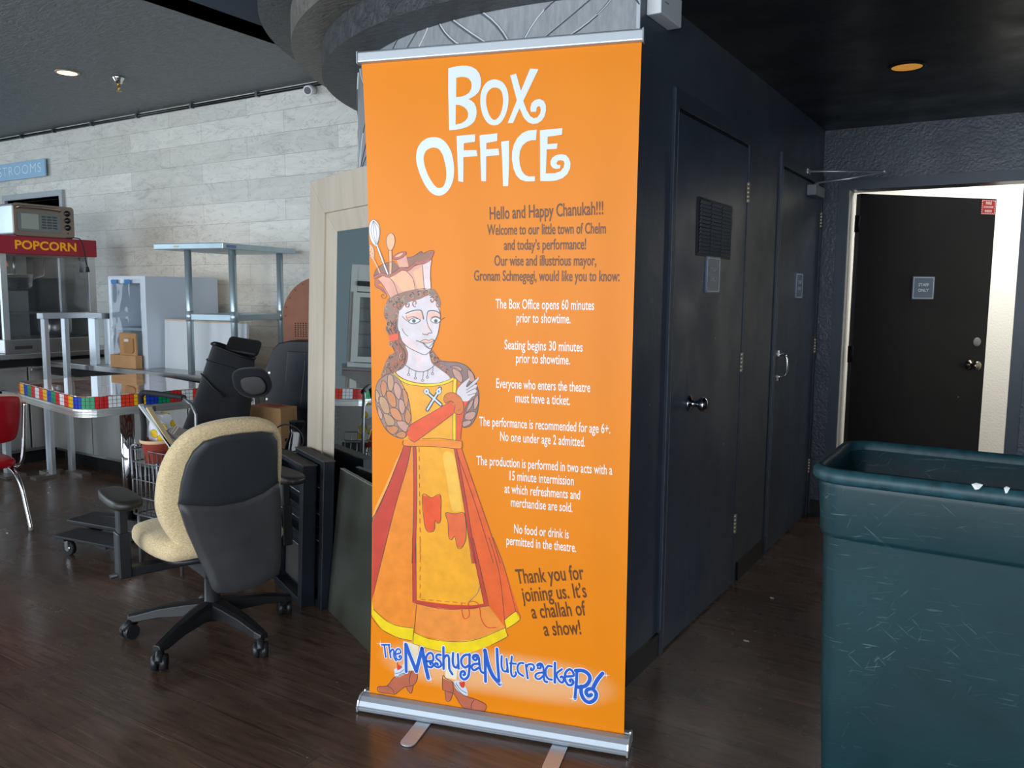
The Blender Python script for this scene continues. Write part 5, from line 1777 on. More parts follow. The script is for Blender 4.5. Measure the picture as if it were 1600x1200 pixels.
tray('display_tray', 'open black slatted display tray leaning nearest the chair, left of its twin', (-2.913, 2.540, 0), .385, .615, .060, R(-25), R(-2.2))
tray('display_tray', 'black display tray tucked behind, against the mirror frame', (-2.810, 2.561, 0), .375, .64, .048, R(-25), R(-2.2))
t = thing('leaning_board', 'dark olive board leaning beside the banner at floor level', 'board', (-2.452, 2.425, 0), rot=(R(-6), 0, R(-26.5)))
BX(0, .56, 0, .018, 0, .61).build('board', mat('dark olive board', '#34352b', .4, var=.12, scale=4), t, bevel=.002)
BX(0, .56, -.0005, .0185, .61, .613).build('pale_edge', mat('grey board edge', '#77766e', .7), t, label='pale worn top edge')
# ------------------------------------------------------------------ stainless counters
def counter(label, loc, rz, L, D, H, doors, group='stainless undercounter refrigerators'):
    """front faces local -y, length along +x"""
    t = thing('undercounter_refrigerator', label, 'refrigerator', loc, rz, group)
    BX(0, L, .03, D, .10, H - .04).build('body', STEEL, t)
    b = BX(-.005, L + .005, -.03, D + .0, H - .04, H)
    b.build('worktop', STEEL, t, bevel=.004)
    n = len(doors) - 1
    for i in range(n):
        b = BX(doors[i] + .006, doors[i + 1] - .006, 0, .03, .125, H - .105)
        dr = b.build('door', STEELV, t, bevel=.004)
        BX(doors[i] + .03, doors[i + 1] - .03, -.012, 0, H - .135, H - .12).build('handle_lip', STEEL, dr)
    BX(0, L, .012, .03, H - .10, H - .045).build('gasket_band', mat('black gasket', '#0b0c0e', .6), t)
    for x in (.08, L - .08):
        for y in (.1, D - .1):
            b = MB()
            b.cyl((x, y, 0), (x, y, .10), .018, n=10)
            b.build('foot', BLACKP, t)
    BX(0.02, L - .02, .08, .10, .0, .10).build('kick_panel', mat('black kick', '#0a0a0b', .7), t)
    return t
counter('long stainless refrigerated counter below the white cabinet and steel worktable', (-6.38, 3.40, 0), 0, 2.35, .76, .80, [0, .55, 1.02, 1.68, 2.35])
counter('stainless refrigerated counter at the left edge carrying the popcorn machine', (-6.45, 2.98, 0), R(90), 1.19, .62, .86, [0, .30, .75, 1.19])

# ------------------------------------------------------------------ popcorn machine
t = thing('popcorn_machine', 'glass popcorn machine with a dark red POPCORN header', 'popcorn machine', (-6.5, 3.15, .86), R(90))
# local x = along front (to the right in view), -y = out to the front
PW, PD, PH = .735, .5, .885
BX(0, PW, 0, PD, .0, .105).build('base', STEEL, t, bevel=.004)
for x, y, w in ((0, 0, .045), (PW - .06, 0, .06), (0, PD - .03, .03), (PW - .03, PD - .03, .03)):
    BX(x, x + w, y, y + .03, .105, .75).build('corner_post', ALU, t, bevel=.002)
RED = mat('dark red header', '#8e1d31', .4)
hd = BX(-.03, PW + .01, -.015, PD + .01, .75, PH).build('header', RED, t, bevel=.004)
b = MB()
fr = lambda u, v, q: Vector((u, -.015 - q, v))
add_text(b, 'POPCORN', fr, .105, .575, .79, .062, .002, offset=.03)
YEL = mat('gold lettering', '#f0a81c', .45)
# slab serifs for the show-print lettering
b.build('lettering', YEL, hd)
for a in ((.045, PW - .06, .004, .008, .105, .75), (.004, .008, .03, PD - .03, .105, .75), (PW - .008, PW - .004, .03, PD - .03, .105, .75)):
    BX(*a).build('glass_pane', GLASS, t)
BX(.03, .44, PD - .012, PD - .006, .105, .75).build('back_panel', mat('grey steel back', '#868d8d', .4, .1), t)
BX(.44, PW - .03, PD - .010, PD - .006, .105, .75).build('glass_pane', GLASS, t)
b = MB()
b.lathe((.22, .24, .54), [(.001, -.07), (.08, -.065), (.118, -.03), (.125, .06), (.130, .062), (.118, .055), (.001, .045)], 28)
kt = b.build('kettle', STEEL, t)
b = MB()
b.cyl((.22, .24, .585), (.22, .24, .75), .009, n=8)
b.build('kettle_rod', STEEL, kt)
b = MB()
b.tube([(.34, .24, .56), (.45, .26, .60), (.47, .28, .74)], .008, 8)
b.build('kettle_arm', STEEL, kt)
b = MB()
b.lathe((.08, .15, .66), [(.001, .0), (.05, .0), (.035, .045), (.012, .06), (.012, .09)], 20)
b.build('heat_lamp', mat('copper heat lamp', '#c27a3c', .25, .9, emit='#ff7a20', es=.25), t)
b = MB()
b.lathe((.52, .25, .10), [(.001, .0), (.10, .0), (.118, .05), (.12, .18), (.115, .18), (.11, .05), (.001, .01)], 28)
b.build('popcorn_pan', STEEL, t)
BX(.05, .5, .06, .4, .30, .306).build('inner_shelf', STEEL, t)
BX(.07, .20, -.003, 0.0, .03, .055).build('rating_label', mat('black white label', '#3a3032', .4), t)
# ------------------------------------------------------------------ toaster oven on top
t = thing('toaster_oven', 'taupe countertop toaster oven sitting on top of the popcorn machine', 'oven', (-6.54, 3.285, 1.755), R(90))
OW, OH, OD = .455, .238, .33
TAU = mat('taupe metallic', '#857970', .32, .7)
b = MB()
b.prism(rrect(0, OW, 0, OH, .02, 4), lambda u, v, q: Vector((u, q, v)), 0.012, OD)
b.build('body', mat('pale silver case', '#c6cfd2', .3, .6), t)
b = MB()
b.prism(rrect(-.004, OW + .004, -.004, OH + .004, .025, 4), lambda u, v, q: Vector((u, q, v)), -.01, .014)
fp = b.build('front_panel', TAU, t, bevel=.003)
b = MB()
b.prism(rrect(.02, .345, .035, .175, .02, 4), lambda u, v, q: Vector((u, q, v)), -.018, -.0105)
dr = b.build('door_window', mat('oven window', '#5f6a6d', .08, .2, spec=.9), t)
b = MB()
b.prism(rrect(.045, .175, .05, .165, .004, 2), lambda u, v, q: Vector((u, q, v)), -.0195, -.018)
b.build('window_reflection_plate', mat('painted window reflection', '#8b9793', .2), dr)  # pale plate painted as a reflection on the oven window
b = MB()
for i in range(3):
    for j in range(5):
        b.box(.20 + i * .042, .232 + i * .042, -.0195, -.0185, .06 + j * .021, .072 + j * .021)
b.build('printed_settings', mat('printed grey', '#3e4548', .5), dr)
b = MB()
b.tube(catmull([(.02, -.012, .205), (.04, -.035, .212), (.18, -.042, .214), (.32, -.035, .21), (.345, -.012, .203)], k=5), .010, 8)
b.build('door_handle', mat('brushed handle', '#9c8c80', .22, .9), t)
for z in (.19, .135, .08):
    b = MB()
    b.lathe((.405, -.010, z), [(.024, -.001), (.022, -.008), (.015, -.010), (.014, -.026), (.001, -.028)], 18, 'y')
    b.build('dial', mat('black chrome dial', '#2e2c2c', .2, .6), t)
b = MB()
b.cyl((.405, -.012, .035), (.405, -.010, .035), .006)
b.build('indicator', BLACKP, t)
BX(.01, OW - .01, .0, OD, -.012, 0).build('feet', BLACKP, t)
t = thing('power_cord', 'black power cord with plug hanging in front of the POPCORN header', 'cord', (-6.47, 3.74, 1.75))
b = MB()
b.tube(catmull([(-.05, -.07, .002), (.0, -.02, .004), (.010, .01, -.01), (.012, .03, -.08), (.008, .045, -.17), (.010, .055, -.22)], k=6), .0045, 8)
b.build('cable', RUBBER, t)
b = MB()
b.cyl((.010, .055, -.22), (.010, .056, -.262), .010, .016, 10)
b.build('plug', RUBBER, t)

# ------------------------------------------------------------------ aluminium stand and low frame
def bar(b, x0, x1, y0, y1, z0, z1):
    b.box(x0, x1, y0, y1, z0, z1)
t = thing('equipment_stand', 'tall bare aluminium tube stand in front of the popcorn machine', 'stand', (-5.93, 3.12, 0))
SH = 1.18
for x, y, z0 in ((0, 0, .02), (-.01, .15, .02), (.065, .31, .80), (.17, .36, .80)):
    BX(x, x + (.05 if z0 < .5 else .085), y, y + .03, z0, SH - .04).build('leg', ALU, t, bevel=.002)
b = MB()
b.box(-.025, .055, -.01, .35, SH - .04, SH)
b.box(.055, .255, .30, .40, SH - .04, SH)
b.build('top_rail', ALU, t, bevel=.002)
BX(.256, .284, .33, .37, SH - .04, SH - .004).build('end_plug', mat('dark end plug', '#3a3d40', .5), t)
BX(-.02, .06, -.12, .05, 0, .02).build('foot_plate', mat('worn aluminium plate', '#8f8a84', .4, .8), t)
BX(-.02, .20, .13, .20, 0, .02).build('foot_plate', mat('worn aluminium plate', '#8f8a84', .4, .8), t)
t = thing('low_frame', 'low aluminium frame behind the red chair, left of the tall stand', 'stand', (-6.235, 2.96, 0))
for x, y in ((0, 0), (.17, .22)):
    BX(x, x + .05, y, y + .04, .02, .62).build('leg', ALU, t, bevel=.002)
BX(0, .22, 0, .26, .58, .62).build('top_plate', ALU, t)
BX(-.02, .16, -.06, .08, 0, .02).build('foot_plate', mat('worn aluminium plate', '#8f8a84', .4, .8), t)
BX(.14, .25, .18, .30, 0, .02).build('foot_plate', mat('worn aluminium plate', '#8f8a84', .4, .8), t)

# ------------------------------------------------------------------ white cabinet, carton, panels on the counter
t = thing('display_cabinet', 'white cabinet wrapped in clear film standing on the long counter', 'cabinet', (-5.64, 3.46, .80))
CW, CD, CH = .44, .60, .645
WC = mat('white cabinet panel', '#cfd9e4', .55)
BX(0, .035, 0, CD, 0, CH).build('side_panel', WC, t, bevel=.002)
BX(CW - .06, CW, 0, CD, 0, CH).build('side_panel', WC, t, bevel=.002)
BX(.035, CW - .06, 0, CD, CH - .05, CH).build('top_panel', WC, t, bevel=.002)
BX(.035, CW - .06, CD - .01, CD, 0, CH - .05).build('back_panel', WC, t)
BX(.035, CW - .06, .03, CD - .01, .26, .28).build('inner_shelf', mat('grey shelf', '#8d9aa3', .5), t)
BX(.09, CW - .10, .2, .45, .28, .46).build('wrapped_content', mat('grey blue wrapped goods', '#8ba0b5', .5, var=.3, scale=9), t)
b = MB()
random.seed(3)
N = 14
g = [[b.bm.verts.new((.02 + (CW - .06) * i / N, -.004 - random.random() * .006, .01 + (CH - .03) * j / N)) for i in range(N + 1)] for j in range(N + 1)]
for j in range(N):
    for i in range(N):
        f = b.bm.faces.new((g[j][i], g[j][i + 1], g[j + 1][i + 1], g[j + 1][i]))
        f.smooth = True
b.build('plastic_film', m_glass('clear wrapping film', (.95, .97, .98, 1), .1, .25), t)
for x in (.07, .23):
    BX(x, x + .07, -.021, -.020, CH - .055, CH - .025).build('blue_tape', mat('blue tape', '#3c78b8', .5), t)
t = thing('cardboard_carrier', 'small brown cardboard carrier leaning in front of the white cabinet', 'cardboard', (-5.53, 3.385, .802))
BX(0, .30, 0, .05, 0, .09).build('low_tray', CARD, t, bevel=.001)
b = MB()
fr = lambda u, v, q: Vector((u, q, v))
b.prism([(.09, .09), (.28, .09), (.28, .245), (.09, .245)], fr, .02, .032)
bk_ = b.build('upright_card', CARD, t)
b = MB()
b.prism([(.15, .11), (.155, .21), (.26, .21), (.262, .12), (.24, .105), (.17, .10)], fr, .010, .019)
b.build('folded_flap', mat('shaded cardboard', '#a77c50', .85), t)
BX(.16, .21, .0085, .0095, .185, .205).build('label', mat('white label', '#d8d8d4', .6), t)
t = thing('white_panel', 'large white sheet standing on the counter behind the steel worktable legs', 'panel', (-5.17, 3.57, .80), rot=(R(-2), 0, 0))
BX(0, .86, 0, .02, 0, .345).build('sheet', mat('white board', '#ccd2d6', .6), t, bevel=.001)
BX(0, .86, -.001, .0, .335, .346).build('raw_edge', mat('raw board edge', '#c9b79c', .7), t)

# ------------------------------------------------------------------ steel worktable on the counter
ld = Vector((-.556, -.103)).normalized()
rz = math.atan2(-ld.y, -ld.x)
t = thing('steel_worktable', 'small galvanised steel worktable with an H frame standing on the counter', 'table', (-4.832, 3.285, .80), rz)
TW, TD, TH = .565, .735, .847
b = MB()
b.box(0, TW, 0, TD, TH - .038, TH)
tp = b.build('table_top', GALV, t, bevel=.005)
BX(.17, .21, -.0012, 0, TH - .026, TH - .016).build('maker_plate', mat('brass plate', '#b0a184', .4, .6), tp)
BX(TW, TW + .0012, .03, .12, TH - .03, TH - .012).build('barcode_label', mat('blue white label', '#7f93c4', .5), tp)
for x, y in ((.16, .13), (TW - .04, .13), (TW - .04, TD - .13), (.11, TD - .13)):
    b = MB()
    b.cyl((x, y, 0.0), (x, y, TH - .038), .022, n=18)
    lg = b.build('leg', GALV, t)
    b = MB()
    b.cyl((x, y, .345), (x, y, .415), .0255, n=18)
    b.build('collar', GALV, lg)
b = MB()
for xx in (.16, TW - .04):
    b.box(xx - .012, xx + .012, .13, TD - .13, .355, .395)
b.box(.16, TW - .04, .118, .142, .355, .395)
b.box(.11, TW - .04, TD - .142, TD - .118, .355, .395)
b.build('brace_rail', GALV, t, bevel=.003)

# ------------------------------------------------------------------ table with the coloured cube band
TBX, TBY = -4.60, 2.84
trz = math.atan2(-.19, 1.0)
t = thing('cube_table', 'square diner table edged with a band of coloured puzzle cube faces', 'table', (TBX, TBY, 0), trz)
hx, hy, rc = .54, .385, .10
def tloop(off, z):
    return [(x, y, z) for x, y in rrect(-hx - off, hx + off, -hy - off, hy + off, rc + off, 7)]
def m_top():
    k = NT('clear resin top over red printed grid')
    v = k.coord()
    br = k.n('ShaderNodeTexBrick')
    br.offset = 0
    br.inputs['Scale'].default_value = 1
    br.inputs['Brick Width'].default_value = .12
    br.inputs['Row Height'].default_value = .12
    br.inputs['Mortar Size'].default_value = .018
    br.inputs['Color1'].default_value = srgb('#efe8e3')
    br.inputs['Color2'].default_value = srgb('#dfd6d0')
    br.inputs['Mortar'].default_value = srgb('#d87a6c')
    k.l(v, br.inputs['Vector'])
    k.l(br.outputs['Color'], k.b.inputs['Base Color'])
    k.b.inputs['Roughness'].default_value = .03
    k.b.inputs['Specular IOR Level'].default_value = .9
    k.b.inputs['Coat Weight'].default_value = 1
    k.b.inputs['Coat Roughness'].default_value = .02
    return k.m
b = MB()
b.rings([tloop(-.01, .72), tloop(-.004, .72), tloop(-.004, .786), tloop(-.006, .79)], True, True, True)
b.build('table_top', m_top(), t)
b = MB()
b.rings([tloop(0, .678), tloop(.008, .680), tloop(.008, .688), tloop(.004, .690), tloop(.004, .696), tloop(.008, .698), tloop(.008, .706), tloop(.004, .708), tloop(.004, .712), tloop(.008, .714), tloop(.006, .722), tloop(-.02, .722), tloop(-.02, .678)], True, False, False)
b.build('chrome_edge', mat('ribbed chrome edge', '#d6d6d2', .28, .75), t)
cm = [mat('cube black', '#121212', .3), mat('cube red', '#cf2a2a', .25), mat('cube green', '#0f8f5c', .25), mat('cube blue', '#1c3fae', .25), mat('cube yellow', '#f1b814', .25), mat('cube white', '#e6e8ea', .25), mat('cube orange', '#e8402a', .25)]
b = MB()
P = rrect(-hx, hx, -hy, hy, rc, 10)
P = [Vector((x, y, 0)) for x, y in P]
n = len(P)
cum = [0]
for i in range(n):
    cum.append(cum[-1] + (P[(i + 1) % n] - P[i]).length)
tot = cum[-1]
def at(s):
    s %= tot
    for i in range(n):
        if s <= cum[i + 1]:
            f = (s - cum[i]) / max(1e-9, cum[i + 1] - cum[i])
            d = (P[(i + 1) % n] - P[i]).normalized()
            return P[i].lerp(P[(i + 1) % n], f), Vector((d.y, -d.x, 0))
def quad(s0, s1, z0, z1, off, mi):
    b.mi = mi
    k = 3
    for q in range(k):
        a, na = at(s0 + (s1 - s0) * q / k)
        c, nc = at(s0 + (s1 - s0) * (q + 1) / k)
        a, c = a + na * off, c + nc * off
        b.face([(a.x, a.y, z0), (c.x, c.y, z0), (c.x, c.y, z1), (a.x, a.y, z1)])
NC = int(tot / .0655)
cw = tot / NC
seq = [1, 2, 3, 4, 6, 5]
for i in range(NC):
    s0 = i * cw
    quad(s0, s0 + cw, .7225, .7875, -.001, 0)
    for a in range(3):
        for c in range(3):
            quad(s0 + a * cw / 3 + .0012, s0 + (a + 1) * cw / 3 - .0012, .7245 + c * .0208, .7245 + (c + 1) * .0208 - .002, .0006, seq[(i * 5 + 2) % 6] if True else 0)
b.build('cube_band', cm, t, label='band of coloured puzzle cube faces')
px_, py_ = .265, -.045
b = MB()
b.cyl((px_, py_, .02), (px_, py_, .70), .04, n=24)
b.build('pedestal', CHROME, t)
b = MB()
for a in (25, 155, 205, 335):
    c, s = math.cos(R(a)), math.sin(R(a))
    m = Matrix.Translation((px_, py_, 0)) @ Matrix.Rotation(R(a), 4, 'Z')
    b.box(0, .30, -.03, .03, .012, .035, m=m)
    b.cyl((px_ + .27 * c, py_ + .27 * s, 0), (px_ + .27 * c, py_ + .27 * s, .012), .02, n=10)
b.build('cross_foot', BLACKP, t, bevel=.004)

# ------------------------------------------------------------------ red diner chair at the left edge
t = thing('diner_chair', 'red vinyl diner chair with chrome tube legs at the left edge', 'chair', (-4.98, 2.17, 0), R(176))
VIN = mat('red vinyl', '#a3101c', .3, var=.08, scale=5)
out = catmull([(.20, 0), (.19, .17), (.12, .21), (-.12, .20), (-.19, .16), (-.20, 0), (-.19, -.16), (-.12, -.20), (.12, -.21), (.19, -.17)], True, 4)
b = MB()
b.pillow(out, lambda u, v, w: Vector((u, v, .375 + w)), .05, .25, .25)
st = b.build('seat', VIN, t)
bo = catmull([(0, .50), (.15, .505), (.19, .54), (.205, .64), (.20, .74), (.16, .765), (0, .775), (-.16, .765), (-.20, .74), (-.205, .64), (-.19, .54), (-.15, .505)], True, 4)
b = MB()
b.pillow(bo, lambda u, v, w: Vector((-.22 - .18 * (v - .45) + w + .9 * u * u, u, v)), .03, .2, .3)
bk2 = b.build('backrest', VIN, t)
b = MB()
b.tube([(-.22 - .18 * (v - .45) + .9 * u * u - .002, u * 1.005, v * 1.0) for u, v in bo if v > .70], .010, 8)
b.build('piping', mat('cream piping', '#e3c9b4', .5), bk2)
for s in (1, -1):
    b = MB()
    b.tube(catmull([(-.265, .213 * s, .72), (-.245, .213 * s, .60), (-.225, .21 * s, .45), (-.20, .20 * s, .37), (-.12, .19 * s, .345), (.12, .18 * s, .345)], k=6), .0115, 10)
    b.build('back_frame', CHROME, t)
    b = MB()
    b.tube(catmull([(-.04, .17 * s, .345), (-.16, .175 * s, .33), (-.235, .18 * s, .26), (-.27, .19 * s, .12), (-.30, .195 * s, .01)], k=6), .0115, 10)
    l_ = b.build('leg', CHROME, t)
    b = MB()
    b.cyl((-.3005, .195 * s, 0), (-.299, .195 * s, .02), .014, n=12)
    b.build('foot_cap', mat('grey foot cap', '#77726c', .5), l_)
    b = MB()
    b.tube(catmull([(.02, .17 * s, .345), (.12, .175 * s, .33), (.16, .18 * s, .26), (.175, .185 * s, .12), (.185, .19 * s, .01)], k=6), .0115, 10)
    l_ = b.build('leg', CHROME, t)
    b = MB()
    b.cyl((.185, .19 * s, 0), (.185, .19 * s, .02), .014, n=12)
    b.build('foot_cap', mat('grey foot cap', '#77726c', .5), l_)

# ------------------------------------------------------------------ black platform dolly
t = thing('platform_dolly', 'flat black dolly on small casters beside the office chair', 'dolly', (-4.13, 2.19, 0), R(8))
BX(-.02, .42, 0, .16, .088, .10).build('deck_board', BLACKP, t, bevel=.002, rot=None)
b = BX(-.14, .36, .17, .31, .10, .125)
b.build('deck_board', BLACKP, t, bevel=.006)
BX(.0, .06, .0, .33, .075, .088).build('cross_bar', BLACKP, t)
BX(.30, .36, .0, .33, .075, .088).build('cross_bar', BLACKP, t)
for x, y in ((.06, .03), (.38, .05), (.33, .28)):
    b = MB()
    b.cyl((x, y - .012, .037), (x, y + .012, .037), .037, n=24)
    w = b.build('caster', RUBBER, t)
    b = MB()
    b.cyl((x, y - .0145, .037), (x, y + .0145, .037), .016, n=16)
    b.box(x - .012, x + .012, y - .018, y - .014, .03, .078)
    b.box(x - .012, x + .012, y + .014, y + .018, .03, .078)
    b.build('caster_bracket', CHROME, w)

# ------------------------------------------------------------------ folding shopping cart
t = thing('shopping_cart', 'folding wire shopping cart with a black foam handle behind the office chair', 'cart', (-3.675, 2.45, .169), R(0))
t.scale = (.875, .875, .875)
GREY = mat('grey wire', '#85868a', .35, .7)
b = MB()
b.tube(catmull([(.13, -.14, .50), (.08, -.10, .60), (.0, -.06, .74), (.0, -.05, .765), (.03, -.04, .775), (.27, .0, .765), (.30, 0, .76)], k=5), .016, 10)
b.build('foam_handle', mat('black foam grip', '#1c1d20', .7), t)
b = MB()
b.tube([(.30, 0, .76), (.37, 0, .73), (.40, 0, .68), (.40, -.02, -.12)], .009, 8)
b.tube([(.045, -.01, .70), (.06, -.01, -.12)], .010, 8)
b.build('frame_tube', GREY, t)
b = MB()
for z in (.10, .20, .30, .40, .47):
    b.tube([(.02, -.14, z), (.40, -.14, z), (.40, .10, z), (.02, .10, z)], .004, 6, closed=True)
for x in (.02, .058, .40):
    b.tube([(x, -.14, .10), (x, -.14, .49)], .006 if x < .03 else .004, 6)
for i in range(2, 9):
    x = .02 + .038 * i
    b.tube([(x, -.14, .10), (x, -.14, .47)], .0025, 5)
    b.tube([(x, .10, .10), (x, .10, .47)], .0025, 5)
for i in range(1, 6):
    y = -.14 + .04 * i
    b.tube([(.02, y, .10), (.02, y, .47)], .0025, 5)
    b.tube([(.02, y, .10), (.40, y, .10)], .0025, 5)
b.tube(catmull([(.02, -.14, .30), (.015, -.14, .45), (.03, -.14, .49), (.08, -.14, .495)], k=4), .008, 8)
b.build('wire_basket', GREY, t)
for x in (.03, .40):
    b = MB()
    b.cyl((x - .012, .12, -.128), (x + .012, .12, -.128), .065, n=24)
    b.build('wheel', RUBBER, t)
    b = MB()
    b.cyl((x, -.12, -.193), (x, -.12, .10), .009, n=10)
    b.build('stand_leg', GREY, t)
# things in the cart
def m_spots():
    k = NT('white paper with yellow popcorn print')
    v = k.coord()
    vo = k.n('ShaderNodeTexVoronoi')
    vo.inputs['Scale'].default_value = 17
    vo.inputs['Randomness'].default_value = .6
    k.l(v, vo.inputs['Vector'])
    r = k.ramp(vo.outputs['Distance'], [(0.36, srgb('#e2b713')), (0.40, srgb('#7a6420')), (0.43, srgb('#dde0e4'))])
    k.l(r.outputs[0], k.b.inputs['Base Color'])
    k.b.inputs['Roughness'].default_value = .6
    return k.m
t = thing('popcorn_bag', 'white paper bag with yellow popcorn print in the shopping cart', 'bag', (-3.551, 2.428, 0.577), rot=(R(8), R(18), R(10)))
b = MB()
b.rings([[(-.06, -.03, 0), (.08, -.03, 0), (.08, .03, 0), (-.06, .03, 0)], [(-.075, -.035, .08), (.09, -.035, .07), (.09, .035, .07), (-.075, .035, .08)], [(-.08, -.02, .17), (-.01, -.022, .185), (-.01, .022, .185), (-.08, .02, .17)]], True, True, True)
b.build('bag', m_spots(), t)
t = thing('red_tub', 'red and white tub under the popcorn printed bag in the shopping cart', 'tub', (-3.544, 2.389, 0.519))
b = MB()
b.lathe((0, 0, 0), [(.001, .0), (.055, .0), (.075, .11), (.078, .112), (.07, .10), (.001, .098)], 24)
b.build('tub', mat('faded red plastic', '#a8493c', .5), t)
b = MB()
b.lathe((0, 0, 0), [(.076, .098), (.079, .102), (.079, .114), (.074, .114)], 24)
b.build('rim', mat('cream rim', '#d8b78e', .5), t)
for i, (ang, L_, c_, lab) in enumerate(((38, .33, '#c9c6bf', 'long pale folded card sticking out of the shopping cart, leftmost of the stack'), (40, .30, '#8fa0ae', 'blue grey folder wedged under the long pale card in the cart'), (44, .26, '#cdb78f', 'short tan folded paper at the right of the cart stack'))):
    t = thing('folded_paper', lab, 'paper', (-3.60 + .030 * i, 2.345, .795 - .004 * i), rot=(0, R(ang), 0), group='papers in the shopping cart')
    BX(0, L_, -.012, .012, 0, .011).build('sheet', mat('paper ' + c_, c_, .7), t)
t = thing('crumpled_receipt', 'crumpled grey and white paper at the right of the shopping cart', 'paper', (-3.456, 2.398, 0.659))
b = MB()
random.seed(5)
for i in range(5):
    m = Matrix.Translation((i * .02, 0, i * .006)) @ Matrix.Rotation(R(20 + 25 * i), 4, 'Y') @ Matrix.Rotation(R(17 * i), 4, 'Z')
    b.box(-.03, .04, -.02, .02, 0, .003, m=m)
b.build('paper', mat('crumpled paper', '#a89f98', .8), t)

# ------------------------------------------------------------------ tall black bag
t = thing('tall_black_bag', 'tall black fabric bag with an open rim and a front pocket behind the chair', 'bag', (-3.66, 2.82, 0), R(43))
b = MB()
def brg(z, l, r_, d, tilt=0):
    o = []
    c, h = (l + r_) / 2, (r_ - l) / 2
    for k in range(28):
        a = 2 * PI * k / 28
        cx_ = abs(math.cos(a)) ** .6 * (1 if math.cos(a) >= 0 else -1)
        sy_ = abs(math.sin(a)) ** .6 * (1 if math.sin(a) >= 0 else -1)
        u = c + h * cx_
        o.append((u, d * sy_, z - tilt * (u - c)))
    return o
b.rings([brg(.02, -.17, .10, .10), brg(.10, -.19, .12, .11), brg(.35, -.19, .13, .12), brg(.60, -.172, .16, .12), brg(.78, -.095, .185, .115, .12), brg(.90, -.05, .20, .11, .2), brg(1.025, 0.0, .205, .105, .4), brg(1.028, .008, .197, .097, .4), brg(.90, -.03, .165, .09, .2)], True, True, True, True)
b.build('body', BLACKF, t)
b = MB()
b.tube([Vector(p) for p in brg(1.03, -.004, .209, .108, .4)], .006, 6, closed=True)
b.tube([Vector(p) for p in brg(.955, -.030, .198, .112, .3)], .004, 6, closed=True)
b.build('rim_piping', mat('black webbing', '#0d0e10', .6), t)
b = MB()
m = Matrix.Translation((.155, -.01, 1.055)) @ Matrix.Rotation(R(10), 4, 'Y') @ Matrix.Rotation(R(28), 4, 'X')
b.pillow(rrect(-.085, .085, -.07, .07, .02, 3), lambda u, v, w: m @ Vector((u, v, w)), .022, .3, .1)
b.build('padded_flap', mat('black padded fabric', '#17181c', .6), t)
b = MB()
pk = catmull([(.035, .93), (.10, .955), (.19, .945), (.235, .86), (.215, .79), (.13, .765), (.06, .80), (.03, .86)], True, 4)
b.pillow(pk, lambda u, v, w: Vector((.13 + (u - .13) * .95 + .075, -.112 + w, .86 + (v - .86) * .85 + .010)), .06, .3, .25)
pkt = b.build('front_pocket', BLACKF, t)
b = MB()
b.pillow([(.06 + (u - .03) * .72, .80 + (v - .79) * .62) for u, v in pk], lambda u, v, w: Vector((.13 + (u - .13) * .85 + .085, -.154 + w, .86 + (v - .86) * .85 + .012)), .006, .2, .5)
b.build('mesh_window', mat('dull clear vinyl', '#1b1816', .45), pkt)
b = MB()
b.tube([(-.05, -.10, .92), (.02, -.125, .84), (.07, -.14, .80)], .005, 6)
b.build('strap', mat('black webbing', '#0d0e10', .6), t)

# ------------------------------------------------------------------ cardboard box
t = thing('cardboard_box', 'tall brown cardboard box with red tape behind the office chair', 'box', (-3.745, 3.10, 0), R(4))
BX(0, .255, 0, .13, 0, .70).build('carton', CARD, t, bevel=.002)
BX(.015, .20, .02, .11, .7002, .7012).build('red_tape', mat('red printed tape', '#b5432f', .5), t)
b = MB()
for i in range(7):
    b.box(.2552, .2558, .03 + (i % 2) * .01, .055 + (i % 3) * .008, .30 + i * .035, .318 + i * .035)
b.build('side_print', mat('dark carton print', '#3c2a20', .7), t)
BX(.2551, .2556, .10, .103, 0.02, .69).build('corner_crease', mat('crease', '#8a6642', .9), t)
# ------------------------------------------------------------------ arcade style cabinet back
t = thing('cabinet_back', 'black moulded cabinet back topped by an arched brown hardboard panel', 'cabinet', (-3.785, 3.40, 0), R(25))
def sym(pts, c):
    return pts + [(2 * c - u, v) for u, v in reversed(pts)]
b = MB()
fr = lambda u, v, q: Vector((u, q, v))
pl = sym([(-.16, .01), (-.146, .433), (-.118, .737), (-.10, .90), (-.06, 1.0), (-.02, 1.04), (.05, 1.055)], .20)
b.prism(pl, fr, 0, .14)
sh_ = b.build('moulded_shell', mat('black moulded plastic', '#1d2127', .45), t, bevel=.008)
b = MB()
b.prism([(.00, .64), (.04, .99), (.36, .99), (.40, .64)], fr, -.006, -.0005)
pn = b.build('recessed_panel', mat('dark slate panel', '#222a33', .35), sh_, bevel=.004)
b = MB()
b.tube([(.115, -.008, .66), (.15, -.008, .94)], .0018, 6)
b.build('seam_line', mat('pale seam', '#7b838a', .5), pn)
for u, v in ((-.08, .86), (-.10, .70), (-.02, .60), (.08, .615), (-.11, .5)):
    b = MB()
    b.cyl((u, -.004, v), (u, .002, v), .007, n=10)
    b.build('screw', TRI, sh_)
b = MB()
arc = [(-.045, .80)] + [(.20 + .25 * math.cos(a), 1.19 + .25 * math.sin(a)) for a in [PI - PI * i / 24 for i in range(25)]] + [(.45, .80)]
b.prism(arc, fr, .145, .155)
hb = b.build('hardboard_panel', mat('brown hardboard', '#8c5b44', .7, var=.08, scale=12), t)
b = MB()
for i in range(7):
    for j in range(7):
        b.cyl((.03 + i * .017, .1435, 1.075 + j * .013), (.03 + i * .017, .1448, 1.075 + j * .013), .004, n=6)
b.build('vent_holes', mat('vent hole black', '#1c1210', .9), hb)
b = MB()
